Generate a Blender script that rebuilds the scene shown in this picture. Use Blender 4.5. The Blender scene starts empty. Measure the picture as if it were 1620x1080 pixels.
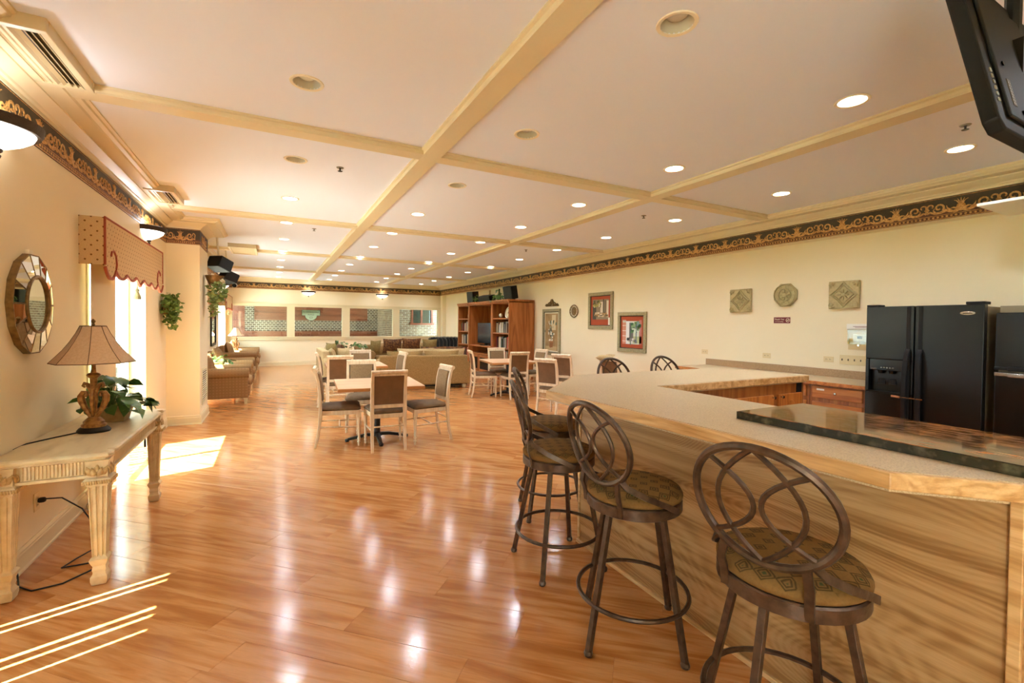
import bpy, bmesh, math, random
from mathutils import Vector, Matrix
PI = math.pi
RND = random.Random(7)
sc = bpy.context.scene
col = sc.collection

# ------------------------------------------------------------------ camera, sky, sun, exposure
def rad(a): return math.radians(a)
cd = bpy.data.cameras.new('camera'); cam = bpy.data.objects.new('camera', cd); col.objects.link(cam)
cd.sensor_width = 36.0; cd.lens = 721.29 / 1620 * 36.0
cd.shift_y = -14.291 / 1620
cd.clip_start = 0.05; cd.clip_end = 200
cam.matrix_world = Matrix.Translation((0, 0, 1.5)) @ Matrix.Rotation(rad(-27.751), 4, 'Z') @ Matrix.Rotation(rad(90 - 1.054), 4, 'X') @ Matrix.Rotation(rad(0.611), 4, 'Z')
sc.camera = cam

w = bpy.data.worlds.new('sky'); sc.world = w; w.use_nodes = True
bg = w.node_tree.nodes['Background']; bg.inputs[0].default_value = (0.74, 0.92, 1.08, 1); bg.inputs[1].default_value = 9.0

sd = bpy.data.lights.new('sun', 'SUN'); sd.energy = 55.0; sd.angle = rad(0.5); sd.color = (1, 0.98, 0.95)
sun = bpy.data.objects.new('sun', sd); col.objects.link(sun); sun.location = (-6, -2, 10)
SUN_DIR = Vector((0.951, 0.309, -2.0))
sun.rotation_euler = SUN_DIR.to_track_quat('-Z', 'Y').to_euler()

sc.view_settings.view_transform = 'Standard'; sc.view_settings.look = 'None'
sc.view_settings.gamma = 1.0; sc.view_settings.use_curve_mapping = False
sc.view_settings.exposure = 0.80
sc.cycles.max_bounces = 10; sc.cycles.diffuse_bounces = 8; sc.cycles.glossy_bounces = 4
sc.cycles.transparent_max_bounces = 12; sc.cycles.sample_clamp_indirect = 6.0
sc.cycles.caustics_reflective = False; sc.cycles.caustics_refractive = False
DOWN_W, SCONCE_W, LAMP_COL = 34.0, 4.5, (0.91, 1.0, 1.12)

# ------------------------------------------------------------------ helpers: materials
def C(h):
    r = []
    for i in (0, 2, 4):
        c = int(h[i:i+2], 16) / 255
        r.append(c / 12.92 if c <= 0.04045 else ((c + 0.055) / 1.055) ** 2.4)
    return (r[0], r[1], r[2], 1)

def mat(name, c, rough=0.5, metal=0.0, spec=0.5, c2=None, nscale=8.0, stretch=(1, 1, 1), lo=0.35, hi=0.65, detail=3.0,
        bump=0.0, bscale=None, emit=None, es=0.0, coat=0.0, per_obj=0.0, distort=0.0):
    m = bpy.data.materials.new(name); m.use_nodes = True
    nt = m.node_tree; N = nt.nodes; L = nt.links
    b = N['Principled BSDF']
    b.inputs['Base Color'].default_value = C(c); b.inputs['Roughness'].default_value = rough
    b.inputs['Metallic'].default_value = metal; b.inputs['Specular IOR Level'].default_value = spec
    b.inputs['Coat Weight'].default_value = coat; b.inputs['Coat Roughness'].default_value = 0.12
    if emit:
        b.inputs['Emission Color'].default_value = C(emit); b.inputs['Emission Strength'].default_value = es
    tc = N.new('ShaderNodeTexCoord'); mp = N.new('ShaderNodeMapping'); L.new(tc.outputs['Object'], mp.inputs[0])
    mp.inputs['Scale'].default_value = stretch
    cur = None
    if c2:
        n = N.new('ShaderNodeTexNoise'); n.inputs['Scale'].default_value = nscale; n.inputs['Detail'].default_value = detail
        n.inputs['Distortion'].default_value = distort
        L.new(mp.outputs[0], n.inputs['Vector'])
        r = N.new('ShaderNodeValToRGB'); r.color_ramp.elements[0].position = lo; r.color_ramp.elements[1].position = hi
        r.color_ramp.elements[0].color = C(c); r.color_ramp.elements[1].color = C(c2)
        L.new(n.outputs['Fac'], r.inputs[0]); cur = r.outputs[0]
        L.new(cur, b.inputs['Base Color'])
    if per_obj:
        oi = N.new('ShaderNodeObjectInfo'); h = N.new('ShaderNodeHueSaturation')
        mr = N.new('ShaderNodeMapRange'); L.new(oi.outputs['Random'], mr.inputs[0])
        mr.inputs[3].default_value = 1 - per_obj; mr.inputs[4].default_value = 1 + per_obj
        L.new(mr.outputs[0], h.inputs['Value'])
        if cur: L.new(cur, h.inputs['Color'])
        else: h.inputs['Color'].default_value = C(c)
        L.new(h.outputs[0], b.inputs['Base Color'])
    if bump:
        n2 = N.new('ShaderNodeTexNoise'); n2.inputs['Scale'].default_value = bscale or nscale; n2.inputs['Detail'].default_value = 4
        L.new(mp.outputs[0], n2.inputs['Vector'])
        bp = N.new('ShaderNodeBump'); bp.inputs['Strength'].default_value = bump; bp.inputs['Distance'].default_value = 0.01
        L.new(n2.outputs['Fac'], bp.inputs['Height']); L.new(bp.outputs[0], b.inputs['Normal'])
    return m

def wood(name, c, c2, c3, along=0, rough=0.4, sc_=9.0, coat=0.0, per=0.08, ring=2.2, rings=0.0, stretch=.09, rmix=.6):
    """streaky wood, grain along local axis `along`"""
    m = bpy.data.materials.new(name); m.use_nodes = True
    nt = m.node_tree; N = nt.nodes; L = nt.links; b = N['Principled BSDF']
    b.inputs['Roughness'].default_value = rough; b.inputs['Coat Weight'].default_value = coat; b.inputs['Coat Roughness'].default_value = 0.15
    tc = N.new('ShaderNodeTexCoord'); oi = N.new('ShaderNodeObjectInfo'); ge = N.new('ShaderNodeNewGeometry')
    ad = N.new('ShaderNodeMath'); ad.operation = 'ADD'; L.new(oi.outputs['Random'], ad.inputs[0]); L.new(ge.outputs['Random Per Island'], ad.inputs[1])
    fr = N.new('ShaderNodeMath'); fr.operation = 'FRACT'; L.new(ad.outputs[0], fr.inputs[0])
    mu = N.new('ShaderNodeMath'); mu.operation = 'MULTIPLY'; L.new(fr.outputs[0], mu.inputs[0]); mu.inputs[1].default_value = 57.0
    va = N.new('ShaderNodeVectorMath'); va.operation = 'ADD'; L.new(tc.outputs['Object'], va.inputs[0]); L.new(mu.outputs[0], va.inputs[1])
    s = [1.0, 1.0, 1.0]; s[along] = stretch
    mp = N.new('ShaderNodeMapping'); mp.inputs['Scale'].default_value = s; L.new(va.outputs[0], mp.inputs[0])
    n1 = N.new('ShaderNodeTexNoise'); n1.inputs['Scale'].default_value = sc_; n1.inputs['Detail'].default_value = 6; n1.inputs['Distortion'].default_value = ring
    L.new(mp.outputs[0], n1.inputs['Vector'])
    n2 = N.new('ShaderNodeTexNoise'); n2.inputs['Scale'].default_value = sc_ * 14; n2.inputs['Detail'].default_value = 3
    L.new(mp.outputs[0], n2.inputs['Vector'])
    r = N.new('ShaderNodeValToRGB'); e = r.color_ramp.elements
    e[0].position = 0.34; e[0].color = C(c2); e[1].position = 0.62; e[1].color = C(c3)
    k = e.new(0.48); k.color = C(c)
    if rings:          # growth-ring contours of a slow noise field give the cathedral figure
        n3 = N.new('ShaderNodeTexNoise'); n3.inputs['Scale'].default_value = 1.5; n3.inputs['Detail'].default_value = 2; n3.inputs['Distortion'].default_value = .3
        mp3 = N.new('ShaderNodeMapping'); q = [1.0, 1.0, 1.0]; q[along] = .28; mp3.inputs['Scale'].default_value = q; L.new(va.outputs[0], mp3.inputs[0]); L.new(mp3.outputs[0], n3.inputs['Vector'])
        m1 = N.new('ShaderNodeMath'); m1.operation = 'MULTIPLY'; m1.inputs[1].default_value = rings; L.new(n3.outputs['Fac'], m1.inputs[0])
        m2 = N.new('ShaderNodeMath'); m2.operation = 'SINE'; L.new(m1.outputs[0], m2.inputs[0])
        m3 = N.new('ShaderNodeMath'); m3.operation = 'MULTIPLY_ADD'; m3.inputs[1].default_value = .14 * rmix; L.new(m2.outputs[0], m3.inputs[0]); L.new(n1.outputs['Fac'], m3.inputs[2])
        L.new(m3.outputs[0], r.inputs[0])
    else: L.new(n1.outputs['Fac'], r.inputs[0])
    mx = N.new('ShaderNodeMix'); mx.data_type = 'RGBA'; mx.blend_type = 'MULTIPLY'; mx.inputs['Factor'].default_value = 0.28
    L.new(r.outputs[0], mx.inputs['A']); L.new(n2.outputs['Fac'], mx.inputs['B'])
    h = N.new('ShaderNodeHueSaturation'); L.new(mx.outputs['Result'], h.inputs['Color'])
    mr = N.new('ShaderNodeMapRange'); L.new(fr.outputs[0], mr.inputs[0]); mr.inputs[3].default_value = 1.18 - per; mr.inputs[4].default_value = 1.18 + per
    L.new(mr.outputs[0], h.inputs['Value']); L.new(h.outputs[0], b.inputs['Base Color'])
    bp = N.new('ShaderNodeBump'); bp.inputs['Strength'].default_value = 0.05; bp.inputs['Distance'].default_value = 0.004
    L.new(n2.outputs['Fac'], bp.inputs['Height']); L.new(bp.outputs[0], b.inputs['Normal'])
    return m

def motif_fabric(name, c, c2, scale, rough=0.9, kind='dots', c3=None):
    """woven fabric with a small repeated figure (object space)"""
    m = bpy.data.materials.new(name); m.use_nodes = True
    nt = m.node_tree; N = nt.nodes; L = nt.links; b = N['Principled BSDF']; b.inputs['Roughness'].default_value = rough
    b.inputs['Specular IOR Level'].default_value = 0.2
    tc = N.new('ShaderNodeTexCoord'); mp = N.new('ShaderNodeMapping'); L.new(tc.outputs['Object'], mp.inputs[0])
    v = N.new('ShaderNodeTexVoronoi'); L.new(mp.outputs[0], v.inputs['Vector']); v.inputs['Scale'].default_value = scale
    if kind == 'dots':
        v.inputs['Randomness'].default_value = 0.0; v.voronoi_dimensions = '2D'
        sp = N.new('ShaderNodeSeparateXYZ'); cb = N.new('ShaderNodeCombineXYZ'); a1 = N.new('ShaderNodeMath'); L.new(tc.outputs['Object'], sp.inputs[0])
        L.new(sp.outputs[0], a1.inputs[0]); L.new(sp.outputs[1], a1.inputs[1]); L.new(a1.outputs[0], cb.inputs[0]); L.new(sp.outputs[2], cb.inputs[1])
        L.new(cb.outputs[0], mp.inputs[0]); mp.inputs['Rotation'].default_value = (0, 0, PI / 4)
        r = N.new('ShaderNodeValToRGB'); r.color_ramp.interpolation = 'CONSTANT'
        r.color_ramp.elements[0].color = C(c2); r.color_ramp.elements[1].position = 0.13; r.color_ramp.elements[1].color = C(c)
        L.new(v.outputs['Distance'], r.inputs[0])
    else:
        v.inputs['Randomness'].default_value = 0.0; v.distance = 'MANHATTAN'
        r = N.new('ShaderNodeValToRGB'); e = r.color_ramp.elements
        e[0].position = 0.10; e[0].color = C(c3 or c2); e[1].position = 0.62; e[1].color = C(c)
        for p, cc in ((0.2, c), (0.32, c2), (0.42, c), (0.52, c2)): e.new(p).color = C(cc)
        L.new(v.outputs['Distance'], r.inputs[0])
    n = N.new('ShaderNodeTexNoise'); n.inputs['Scale'].default_value = scale * 9; L.new(mp.outputs[0], n.inputs['Vector'])
    mx = N.new('ShaderNodeMix'); mx.data_type = 'RGBA'; mx.blend_type = 'MULTIPLY'; mx.inputs['Factor'].default_value = 0.35
    L.new(r.outputs[0], mx.inputs['A']); L.new(n.outputs['Fac'], mx.inputs['B'])
    h = N.new('ShaderNodeHueSaturation'); h.inputs['Value'].default_value = 1.2; L.new(mx.outputs['Result'], h.inputs['Color'])
    L.new(h.outputs[0], b.inputs['Base Color'])
    bp = N.new('ShaderNodeBump'); bp.inputs['Strength'].default_value = 0.25; bp.inputs['Distance'].default_value = 0.004
    L.new(n.outputs['Fac'], bp.inputs['Height']); L.new(bp.outputs[0], b.inputs['Normal'])
    return m

def brick_mat(name, c, c2, mortar, scale, bw=0.5, rh=0.25, axis='XZ'):
    m = bpy.data.materials.new(name); m.use_nodes = True
    nt = m.node_tree; N = nt.nodes; L = nt.links; b = N['Principled BSDF']; b.inputs['Roughness'].default_value = 0.85
    tc = N.new('ShaderNodeTexCoord'); sp = N.new('ShaderNodeSeparateXYZ'); cb = N.new('ShaderNodeCombineXYZ'); L.new(tc.outputs['Object'], sp.inputs[0])
    L.new(sp.outputs[axis[0]], cb.inputs[0]); L.new(sp.outputs[axis[1]], cb.inputs[1])
    k = N.new('ShaderNodeTexBrick'); L.new(cb.outputs[0], k.inputs['Vector']); k.inputs['Scale'].default_value = scale
    k.inputs['Color1'].default_value = C(c); k.inputs['Color2'].default_value = C(c2); k.inputs['Mortar'].default_value = C(mortar)
    k.inputs['Brick Width'].default_value = bw; k.inputs['Row Height'].default_value = rh; k.inputs['Mortar Size'].default_value = 0.009
    L.new(k.outputs['Color'], b.inputs['Base Color'])
    return m

def glass_mat(name, tint='ffffff', gloss=0.08):
    m = bpy.data.materials.new(name); m.use_nodes = True
    nt = m.node_tree; N = nt.nodes; L = nt.links
    for n in list(N): N.remove(n)
    o = N.new('ShaderNodeOutputMaterial'); mx = N.new('ShaderNodeMixShader'); t = N.new('ShaderNodeBsdfTransparent'); g = N.new('ShaderNodeBsdfGlossy')
    t.inputs[0].default_value = C(tint); g.inputs['Roughness'].default_value = 0.02
    mx.inputs[0].default_value = gloss; L.new(t.outputs[0], mx.inputs[1]); L.new(g.outputs[0], mx.inputs[2]); L.new(mx.outputs[0], o.inputs[0])
    return m

# ------------------------------------------------------------------ helpers: meshes
class M:
    def __init__(s): s.v = []; s.f = []
    def add(s, vs, fs, T=None):
        n = len(s.v)
        s.v += [tuple(T @ Vector(p)) for p in vs] if T is not None else [tuple(p) for p in vs]
        s.f += [tuple(i + n for i in f) for f in fs]
        return s
    def box(s, x0, x1, y0, y1, z0, z1, T=None):
        vs = [(x, y, z) for z in (z0, z1) for y in (y0, y1) for x in (x0, x1)]
        return s.add(vs, [(0, 2, 3, 1), (4, 5, 7, 6), (0, 1, 5, 4), (2, 6, 7, 3), (0, 4, 6, 2), (1, 3, 7, 5)], T)
    def prism(s, poly, z0, z1, T=None):
        n = len(poly)
        vs = [(x, y, z0) for x, y in poly] + [(x, y, z1) for x, y in poly]
        return s.add(vs, [tuple(range(n - 1, -1, -1)), tuple(range(n, 2 * n))] + [(i, (i + 1) % n, n + (i + 1) % n, n + i) for i in range(n)], T)
    def loft(s, rings, T=None, caps=True, closed=False):
        n = len(rings[0]); vs = [p for r in rings for p in r]; fs = []
        k = len(rings)
        for j in range(k if closed else k - 1):
            a = j * n; b = ((j + 1) % k) * n
            fs += [(a + i, a + (i + 1) % n, b + (i + 1) % n, b + i) for i in range(n)]
        if caps and not closed: fs += [tuple(range(n - 1, -1, -1)), tuple((k - 1) * n + i for i in range(n))]
        return s.add(vs, fs, T)
    def lathe(s, prof, n=14, T=None, sx=1.0, sy=1.0):
        return s.loft([[(max(r, 1e-4) * sx * math.cos(2*PI*i/n), max(r, 1e-4) * sy * math.sin(2*PI*i/n), z) for i in range(n)] for r, z in prof], T)
    def sweep(s, pts, sec, up=(0, 0, 1), closed=False, T=None, scale=None):
        up = Vector(up); P = [Vector(p) for p in pts]; n = len(P); rings = []
        for i in range(n):
            a = P[(i - 1) % n] if (closed or i > 0) else P[i]; b = P[(i + 1) % n] if (closed or i < n - 1) else P[i]
            t = (b - a).normalized(); sd_ = t.cross(up)
            if sd_.length < 1e-4: sd_ = t.cross(Vector((1, 0.01, 0)))
            sd_.normalize(); u = sd_.cross(t)
            k = scale[i] if scale else 1.0
            rings.append([tuple(P[i] + sd_ * (q[0] * k) + u * (q[1] * k)) for q in sec])
        return s.loft(rings, T, closed=closed)
    def tube(s, pts, r, n=6, closed=False, up=(0.013, 0.021, 1), T=None, scale=None):
        return s.sweep(pts, [(r * math.cos(2*PI*i/n), r * math.sin(2*PI*i/n)) for i in range(n)], up, closed, T, scale)
    def ell(s, c, r, nu=10, nv=6, e=1.0, T=None):
        rings = []
        g = lambda a: math.copysign(abs(a) ** e, a)
        for j in range(nv + 1):
            ph = -PI/2 + PI * j / nv; cz = max(abs(g(math.cos(ph))), 0.004); z = g(math.sin(ph))
            rings.append([(c[0] + r[0]*cz*g(math.cos(2*PI*i/nu)), c[1] + r[1]*cz*g(math.sin(2*PI*i/nu)), c[2] + r[2]*z) for i in range(nu)])
        return s.loft(rings, T)
    def pillow(s, a, b, t, T=None, n=8):
        vs = []; fs = []
        for sg in (1, -1):
            o = len(vs)
            for j in range(n + 1):
                for i in range(n + 1):
                    u = 2*i/n - 1; v = 2*j/n - 1
                    k = (max(0, 1 - abs(u) ** 2.5) * max(0, 1 - abs(v) ** 2.5)) ** 0.5
                    pin = 1 - 0.08 * (1 - (u*v) ** 2)
                    vs.append((a*u*pin, b*v*pin, sg * t * k))
            for j in range(n):
                for i in range(n):
                    q = (o + j*(n+1)+i, o + j*(n+1)+i+1, o + (j+1)*(n+1)+i+1, o + (j+1)*(n+1)+i)
                    fs.append(q if sg > 0 else q[::-1])
        return s.add(vs, fs, T)
    def leaf(s, T, l, wd, droop=0.25, th=0.0):
        q = [(0, 0, 0), (-wd*.5, l*.25, .02*l), (0, l*.3, -.02*l), (wd*.5, l*.25, .02*l), (-wd*.42, l*.6, -droop*l*.25), (0, l*.62, -droop*l*.3 - .03*l), (wd*.42, l*.6, -droop*l*.25), (0, l, -droop*l)]
        return s.add(q, [(0, 2, 1), (0, 3, 2), (1, 2, 5, 4), (2, 3, 6, 5), (4, 5, 7), (5, 6, 7)], T)

def obj(name, m, material, parent=None, smooth=30, bev=0.0, loc=(0, 0, 0), rz=0.0, weld=True):
    me = bpy.data.meshes.new(name)
    me.from_pydata(m.v, [], m.f); me.materials.append(material)
    bm = bmesh.new(); bm.from_mesh(me)
    if weld: bmesh.ops.remove_doubles(bm, verts=bm.verts, dist=2e-5)
    bmesh.ops.recalc_face_normals(bm, faces=bm.faces); bm.to_mesh(me); bm.free()
    if smooth:
        me.shade_smooth(); me.set_sharp_from_angle(angle=rad(smooth))
    o = bpy.data.objects.new(name, me); col.objects.link(o)
    o.location = loc; o.rotation_euler = (0, 0, rz)
    if parent: o.parent = parent
    if bev:
        b = o.modifiers.new('bevel', 'BEVEL'); b.width = bev; b.segments = 2; b.limit_method = 'ANGLE'; b.angle_limit = rad(40)
    return o

def tag(o, label, cat, group=None):
    o['label'] = label; o['category'] = cat
    if group: o['group'] = group
    return o
def thing(name, label, cat, loc=(0, 0, 0), rz=0.0, group=None):
    o = bpy.data.objects.new(name, None); col.objects.link(o); o.empty_display_size = 0.1
    o.location = loc; o.rotation_euler = (0, 0, rz)
    return tag(o, label, cat, group)
def struct(name, m, material, parent=None, **k):
    o = obj(name, m, material, parent, **k)
    if parent is None: o['kind'] = 'structure'
    return o
def kids(o): return [c for c in bpy.data.objects if c.parent == o]
KIDS = {}
def dup(root, loc, rz, label, group=None):
    if root.name not in KIDS: KIDS[root.name] = [(c, kids(c)) for c in kids(root)]
    r = root.copy(); col.objects.link(r); r.location = loc; r.rotation_euler = (0, 0, rz); r['label'] = label
    if group: r['group'] = group
    for c, gs in KIDS[root.name]:
        d = c.copy(); col.objects.link(d); d.parent = r
        for g in gs:
            h = g.copy(); col.objects.link(h); h.parent = d
    return r
def T(loc=(0, 0, 0), rx=0, ry=0, rz=0, s=None):
    m = Matrix.Translation(loc) @ Matrix.Rotation(rz, 4, 'Z') @ Matrix.Rotation(ry, 4, 'Y') @ Matrix.Rotation(rx, 4, 'X')
    if s: m = m @ Matrix.Diagonal((s[0], s[1], s[2], 1))
    return m
def text(name, body, size, material, parent, mw, ext=0.0008):
    c = bpy.data.curves.new(name, 'FONT'); c.body = body; c.size = size; c.align_x = 'CENTER'; c.align_y = 'CENTER'; c.extrude = ext; c.resolution_u = 3
    k = bpy.data.objects.new(name + '_curve', c); col.objects.link(k)
    me = bpy.data.meshes.new_from_object(k.evaluated_get(bpy.context.evaluated_depsgraph_get()))
    bpy.data.objects.remove(k); me.materials.clear(); me.materials.append(material)
    o = bpy.data.objects.new(name, me); col.objects.link(o); o.parent = parent; o.matrix_local = mw
    return o
ORD = ['first', 'second', 'third', 'fourth', 'fifth', 'sixth', 'seventh', 'eighth', 'ninth', 'tenth', 'eleventh', 'twelfth', 'thirteenth', 'fourteenth', 'fifteenth', 'sixteenth', 'seventeenth', 'eighteenth']

# ------------------------------------------------------------------ materials
m_wall = mat('wall_paint', 'ebdebd', 0.75, c2='e9dbb8', nscale=1.2, bump=0.05, bscale=220)
m_ceil = mat('ceiling_paint', 'e8eefa', 0.85, bump=0.04, bscale=200)
m_trim = mat('trim_paint', 'ddcfa8', 0.38)
m_trimlite = mat('pale_trim_paint', 'ece2c8', 0.35)
m_plank = wood('laminate', 'ba7d46', 'a96b36', 'c58d58', 0, rough=0.14, sc_=9.0, per=0.05, rings=70.0, rmix=.55)
m_under = mat('underlay', '6a3f22', 0.8)
m_oak = wood('light_oak', 'a98250', '8d6538', 'b79263', 1, rough=0.45, sc_=26.0, per=0.02, ring=.5, rings=620.0, stretch=.03, rmix=.38)
m_oakedge = wood('oak_edge', 'c69b63', 'ad8148', 'd6b07b', 1, rough=0.35, sc_=12.0, per=0.03)
m_cabshade = wood('honey_oak_gap_shade', '8f5220', '7a4217', 'a0652e', 2, rough=0.4, sc_=9.0, per=0.03)  # honey oak darkened to paint shade into the drawer and door gaps
m_cab = wood('honey_oak', 'b06a2c', '96521d', 'c07d3c', 0, rough=0.38, sc_=9.0, per=0.05)
m_cabv = wood('honey_oak_upright', 'b06a2c', '96521d', 'c07d3c', 2, rough=0.38, sc_=9.0, per=0.05)
m_cherry = wood('cherry', 'a05e2a', '8a4c1e', 'b06d38', 2, rough=0.4, sc_=6.0, per=0.03)
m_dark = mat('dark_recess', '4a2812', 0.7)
m_chairwood = mat('pickled_wood', 'e4d0b2', 0.42, c2='d3b792', nscale=30, stretch=(1, 1, .15))
m_fab_front = mat('taupe_fabric', '8d7351', 0.85, c2='7f6646', nscale=60, bump=0.1, bscale=300)
m_fab_back = mat('brown_vinyl', '6e4a2a', 0.5, c2='62411f', nscale=10)
m_seat = mat('brown_seat_fabric', '6f5638', 0.7, c2='5d4529', nscale=14, bump=0.06, bscale=250)
m_tabletop = wood('maple_laminate', 'd8b088', 'cda27a', 'e0bb95', 0, rough=0.3, sc_=4.0, per=0.02)
m_tableedge = mat('table_edge', 'b5783e', 0.4)
m_black = mat('black_metal', '17150f', 0.42, metal=0.3)
m_bronze = mat('bronze_metal', '49372a', 0.34, metal=0.55, c2='614c3b', nscale=25, bump=0.1, bscale=60)
m_seatpat = motif_fabric('stool_fabric', '77592f', '3a2b15', 15.0, kind='diamond', c3='3e4426')
m_lam = mat('counter_laminate', 'cdb793', 0.28, c2='b39a74', nscale=190, detail=2, lo=0.45, hi=0.62)
m_splash = mat('speckled_laminate', 'b3946c', 0.4, c2='8f714c', nscale=190, detail=2, lo=0.4, hi=0.6)
m_granite = mat('dark_granite', '17100a', 0.06, c2='b06c2c', nscale=38, stretch=(1.6, .4, 1), detail=9, lo=0.44, hi=0.62)
m_marble_edge = mat('green_marble_edge', '2c2a1e', 0.15, c2='5b5640', nscale=22, detail=8, lo=0.5, hi=0.72)
m_fridge = mat('black_enamel', '0d0d0c', 0.22, bump=0.16, bscale=260)
m_blackgloss = mat('black_plastic', '0c0c0b', 0.2)
m_blackmat = mat('matte_black_plastic', '100f0d', 0.6, spec=.3)
m_grey = mat('grey_plastic', '8b8678', 0.5)
m_taupe = mat('taupe_enamel', '8a7a5e', 0.45)
m_chrome = mat('chrome', 'c9c7c0', 0.18, metal=1.0)
m_steel = mat('dull_steel', '77746c', 0.4, metal=0.8)
m_white = mat('white_enamel', 'ece8dc', 0.4)
m_ivory = mat('ivory_plastic', 'dcc896', 0.4)
m_slot = mat('dark_slot', '4c3c22', 0.6)
m_mirror = mat('mirror_glass', 'e9e6da', 0.015, metal=1.0)
m_antique = mat('antique_bronze', '6d5330', 0.42, metal=0.6, c2='8a6d42', nscale=30)
m_gilt = mat('gilt_resin', '7a4f22', 0.38, metal=0.35, c2='a87a40', nscale=40, bump=0.2, bscale=50)
m_shade = mat('lampshade_silk', 'd8b999', 0.8, c2='cfae8c', nscale=90)
m_piping = mat('dark_piping', '6d5138', 0.8)
m_crackle = mat('crackle_paint', 'd8c7a1', 0.36, c2='bfaa7f', nscale=14, stretch=(1, .3, 1), detail=8, lo=0.45, hi=0.75)
m_gilding = mat('rubbed_gilding', 'a98a55', 0.45, c2='c6ab78', nscale=60)
m_leaf = mat('pothos_leaf', '47702c', 0.35, c2='a6b964', nscale=16, lo=0.5, hi=0.75, per_obj=0.3)
m_ivy = mat('ivy_leaf', '4c6a2c', 0.5, c2='7f9a4c', nscale=30)
m_palegreen = mat('pale_leaf', '6f8444', 0.5, c2='96a765', nscale=30)
m_flower = mat('cream_silk_petal', 'efe3c8', 0.7)
m_pot = mat('stone_pot', 'b9a071', 0.6, c2='a58b5c', nscale=20)
m_soil = mat('soil', '3a2a1a', 0.9)
m_cord = mat('black_cord', '14130f', 0.5)
m_val = motif_fabric('dotted_fabric', 'cfb083', '7e5a33', 19.0, kind='dots')
m_red = mat('rust_piping', '9a3f1e', 0.6)
m_tassel = mat('tassel_thread', 'a08d64', 0.8, c2='7c6a45', nscale=80, stretch=(1, 1, .1))
m_vane = mat('vane_fabric', 'd8c4a0', 0.7)
m_wallpaper = mat('olive_wallpaper', '40331c', 0.6, c2='352a16', nscale=30)
m_wallpaper2 = mat('russet_wallpaper', '5a3216', 0.6)
m_gold = mat('gold_print', 'd1a25c', 0.5, c2='a9783a', nscale=60, lo=0.4, hi=0.6)
m_bulb = mat('lit_lamp_glass', 'ffffff', 0.4, emit='fff4dd', es=9.0)
m_bulboff = mat('unlit_bulb', 'd6d0bd', 0.25)
m_can = mat('downlight_reflector', 'cfcab4', 0.3)
m_bowl = mat('sconce_glass', 'ffffff', 0.3, emit='fff8ec', es=2.2)
m_sconce = mat('dark_sconce_metal', '3e2f22', 0.5, metal=0.3, bump=0.3, bscale=120)
m_armchair = motif_fabric('armchair_fabric', '94714a', '7d5c36', 20.0, kind='diamond', c3='86653c')
m_sofa = mat('olive_chenille', '9c7d4a', 0.9, c2='8b6d3d', nscale=50, bump=0.15, bscale=200)
m_sofalite = mat('pale_chenille', 'c4ac7f', 0.9, c2='b39a6c', nscale=40, bump=0.15, bscale=200)
m_cush_o = mat('olive_cushion', '8e7a48', 0.9, c2='7c6838', nscale=25)
m_cush_b = mat('brown_paisley_cushion', '4f2c14', 0.85, c2='7d5326', nscale=22, lo=0.45, hi=0.6)
m_creamleg = mat('cream_leg', 'd8c9a0', 0.4)
m_screen = mat('tv_screen', '22282a', 0.12)
m_plate = mat('cream_plate', 'e3d9bd', 0.35)
m_plate_d = mat('plate_pattern', '4d4a3c', 0.5)
m_frame = mat('silver_gilt_frame', '8f835e', 0.4, metal=0.35, c2='a79a74', nscale=50)
m_frame_in = mat('dark_frame_slip', '3a2f1c', 0.5)
m_mat_red = mat('brick_red_mount', 'a84a26', 0.8)
m_mat_cream = mat('cream_mount', 'd9cfae', 0.8)
m_canvas = mat('tan_picture', 'a5875a', 0.8, c2='8e7148', nscale=6)
m_stone = mat('cast_stone', 'b9ab7e', 0.85, c2='ab9d70', nscale=35, bump=0.15, bscale=90)
m_signred = mat('maroon_sign', '6d1420', 0.5)
m_signwhite = mat('sign_white', 'e8d8b8', 0.6)
m_signgreen = mat('pale_green_sign', 'd3e6d6', 0.5)
m_signtext = mat('sign_black', '14201a', 0.6)
m_panelred = wood('mahogany_panel', '8a4a2c', '74391f', '96563a', 0, rough=0.45, sc_=2.5, per=0.12)
m_brickA = brick_mat('buff_brick', '9a8464', '77634a', 'c9bea4', 1.0, 0.25, 0.078, 'YZ')
m_brickB = brick_mat('buff_brick_front', '9c8262', '7b6248', 'cdc2a8', 1.0, 0.25, 0.078, 'XZ')
m_weave = brick_mat('brick_band', '7a6650', '4c3f33', 'd9d3c0', 1.0, 0.145, 0.078, 'XZ')
m_pane = glass_mat('window_glass', 'f4fbf8', 0.07)
m_clear = glass_mat('clear_plastic', 'f3efe2', 0.03)
m_extframe = mat('bronze_window_frame', 'd9d2c0', 0.5)
m_rail = mat('dark_railing', '2d2a26', 0.6)
m_lawn = mat('lawn', '5d7a3a', 0.95, c2='45632b', nscale=6)
m_patio = mat('patio_concrete', 'e4e1dc', 0.9)
m_hedge = mat('hedge_leaf', '4b6b2c', 0.7, c2='6c8a42', nscale=8)
m_lobbyfloor = mat('lobby_carpet', '7a5a42', 0.9)
m_magazine = mat('paper', 'e6e0d0', 0.6)
# ------------------------------------------------------------------ the setting
XL, XR, XS, YF, YB, ZC, ZB = -1.328, 6.10, 5.93, 17.46, -3.2, 2.95, 2.90
BX, BY0, BY1 = -0.93, 7.97, 8.86       # the wall's projection
OPEN = [(-2.9, -1.3), (0.9, 3.25), (4.90, 6.75), (9.75, 11.5), (15.0, 17.0)]  # first opening is out of view, added so daylight brightens the ceiling
HEAD = 2.12

fl = struct('floor', M().box(XL - .25, XR + .1, YB, YF, -0.08, -0.02), m_under)
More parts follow.
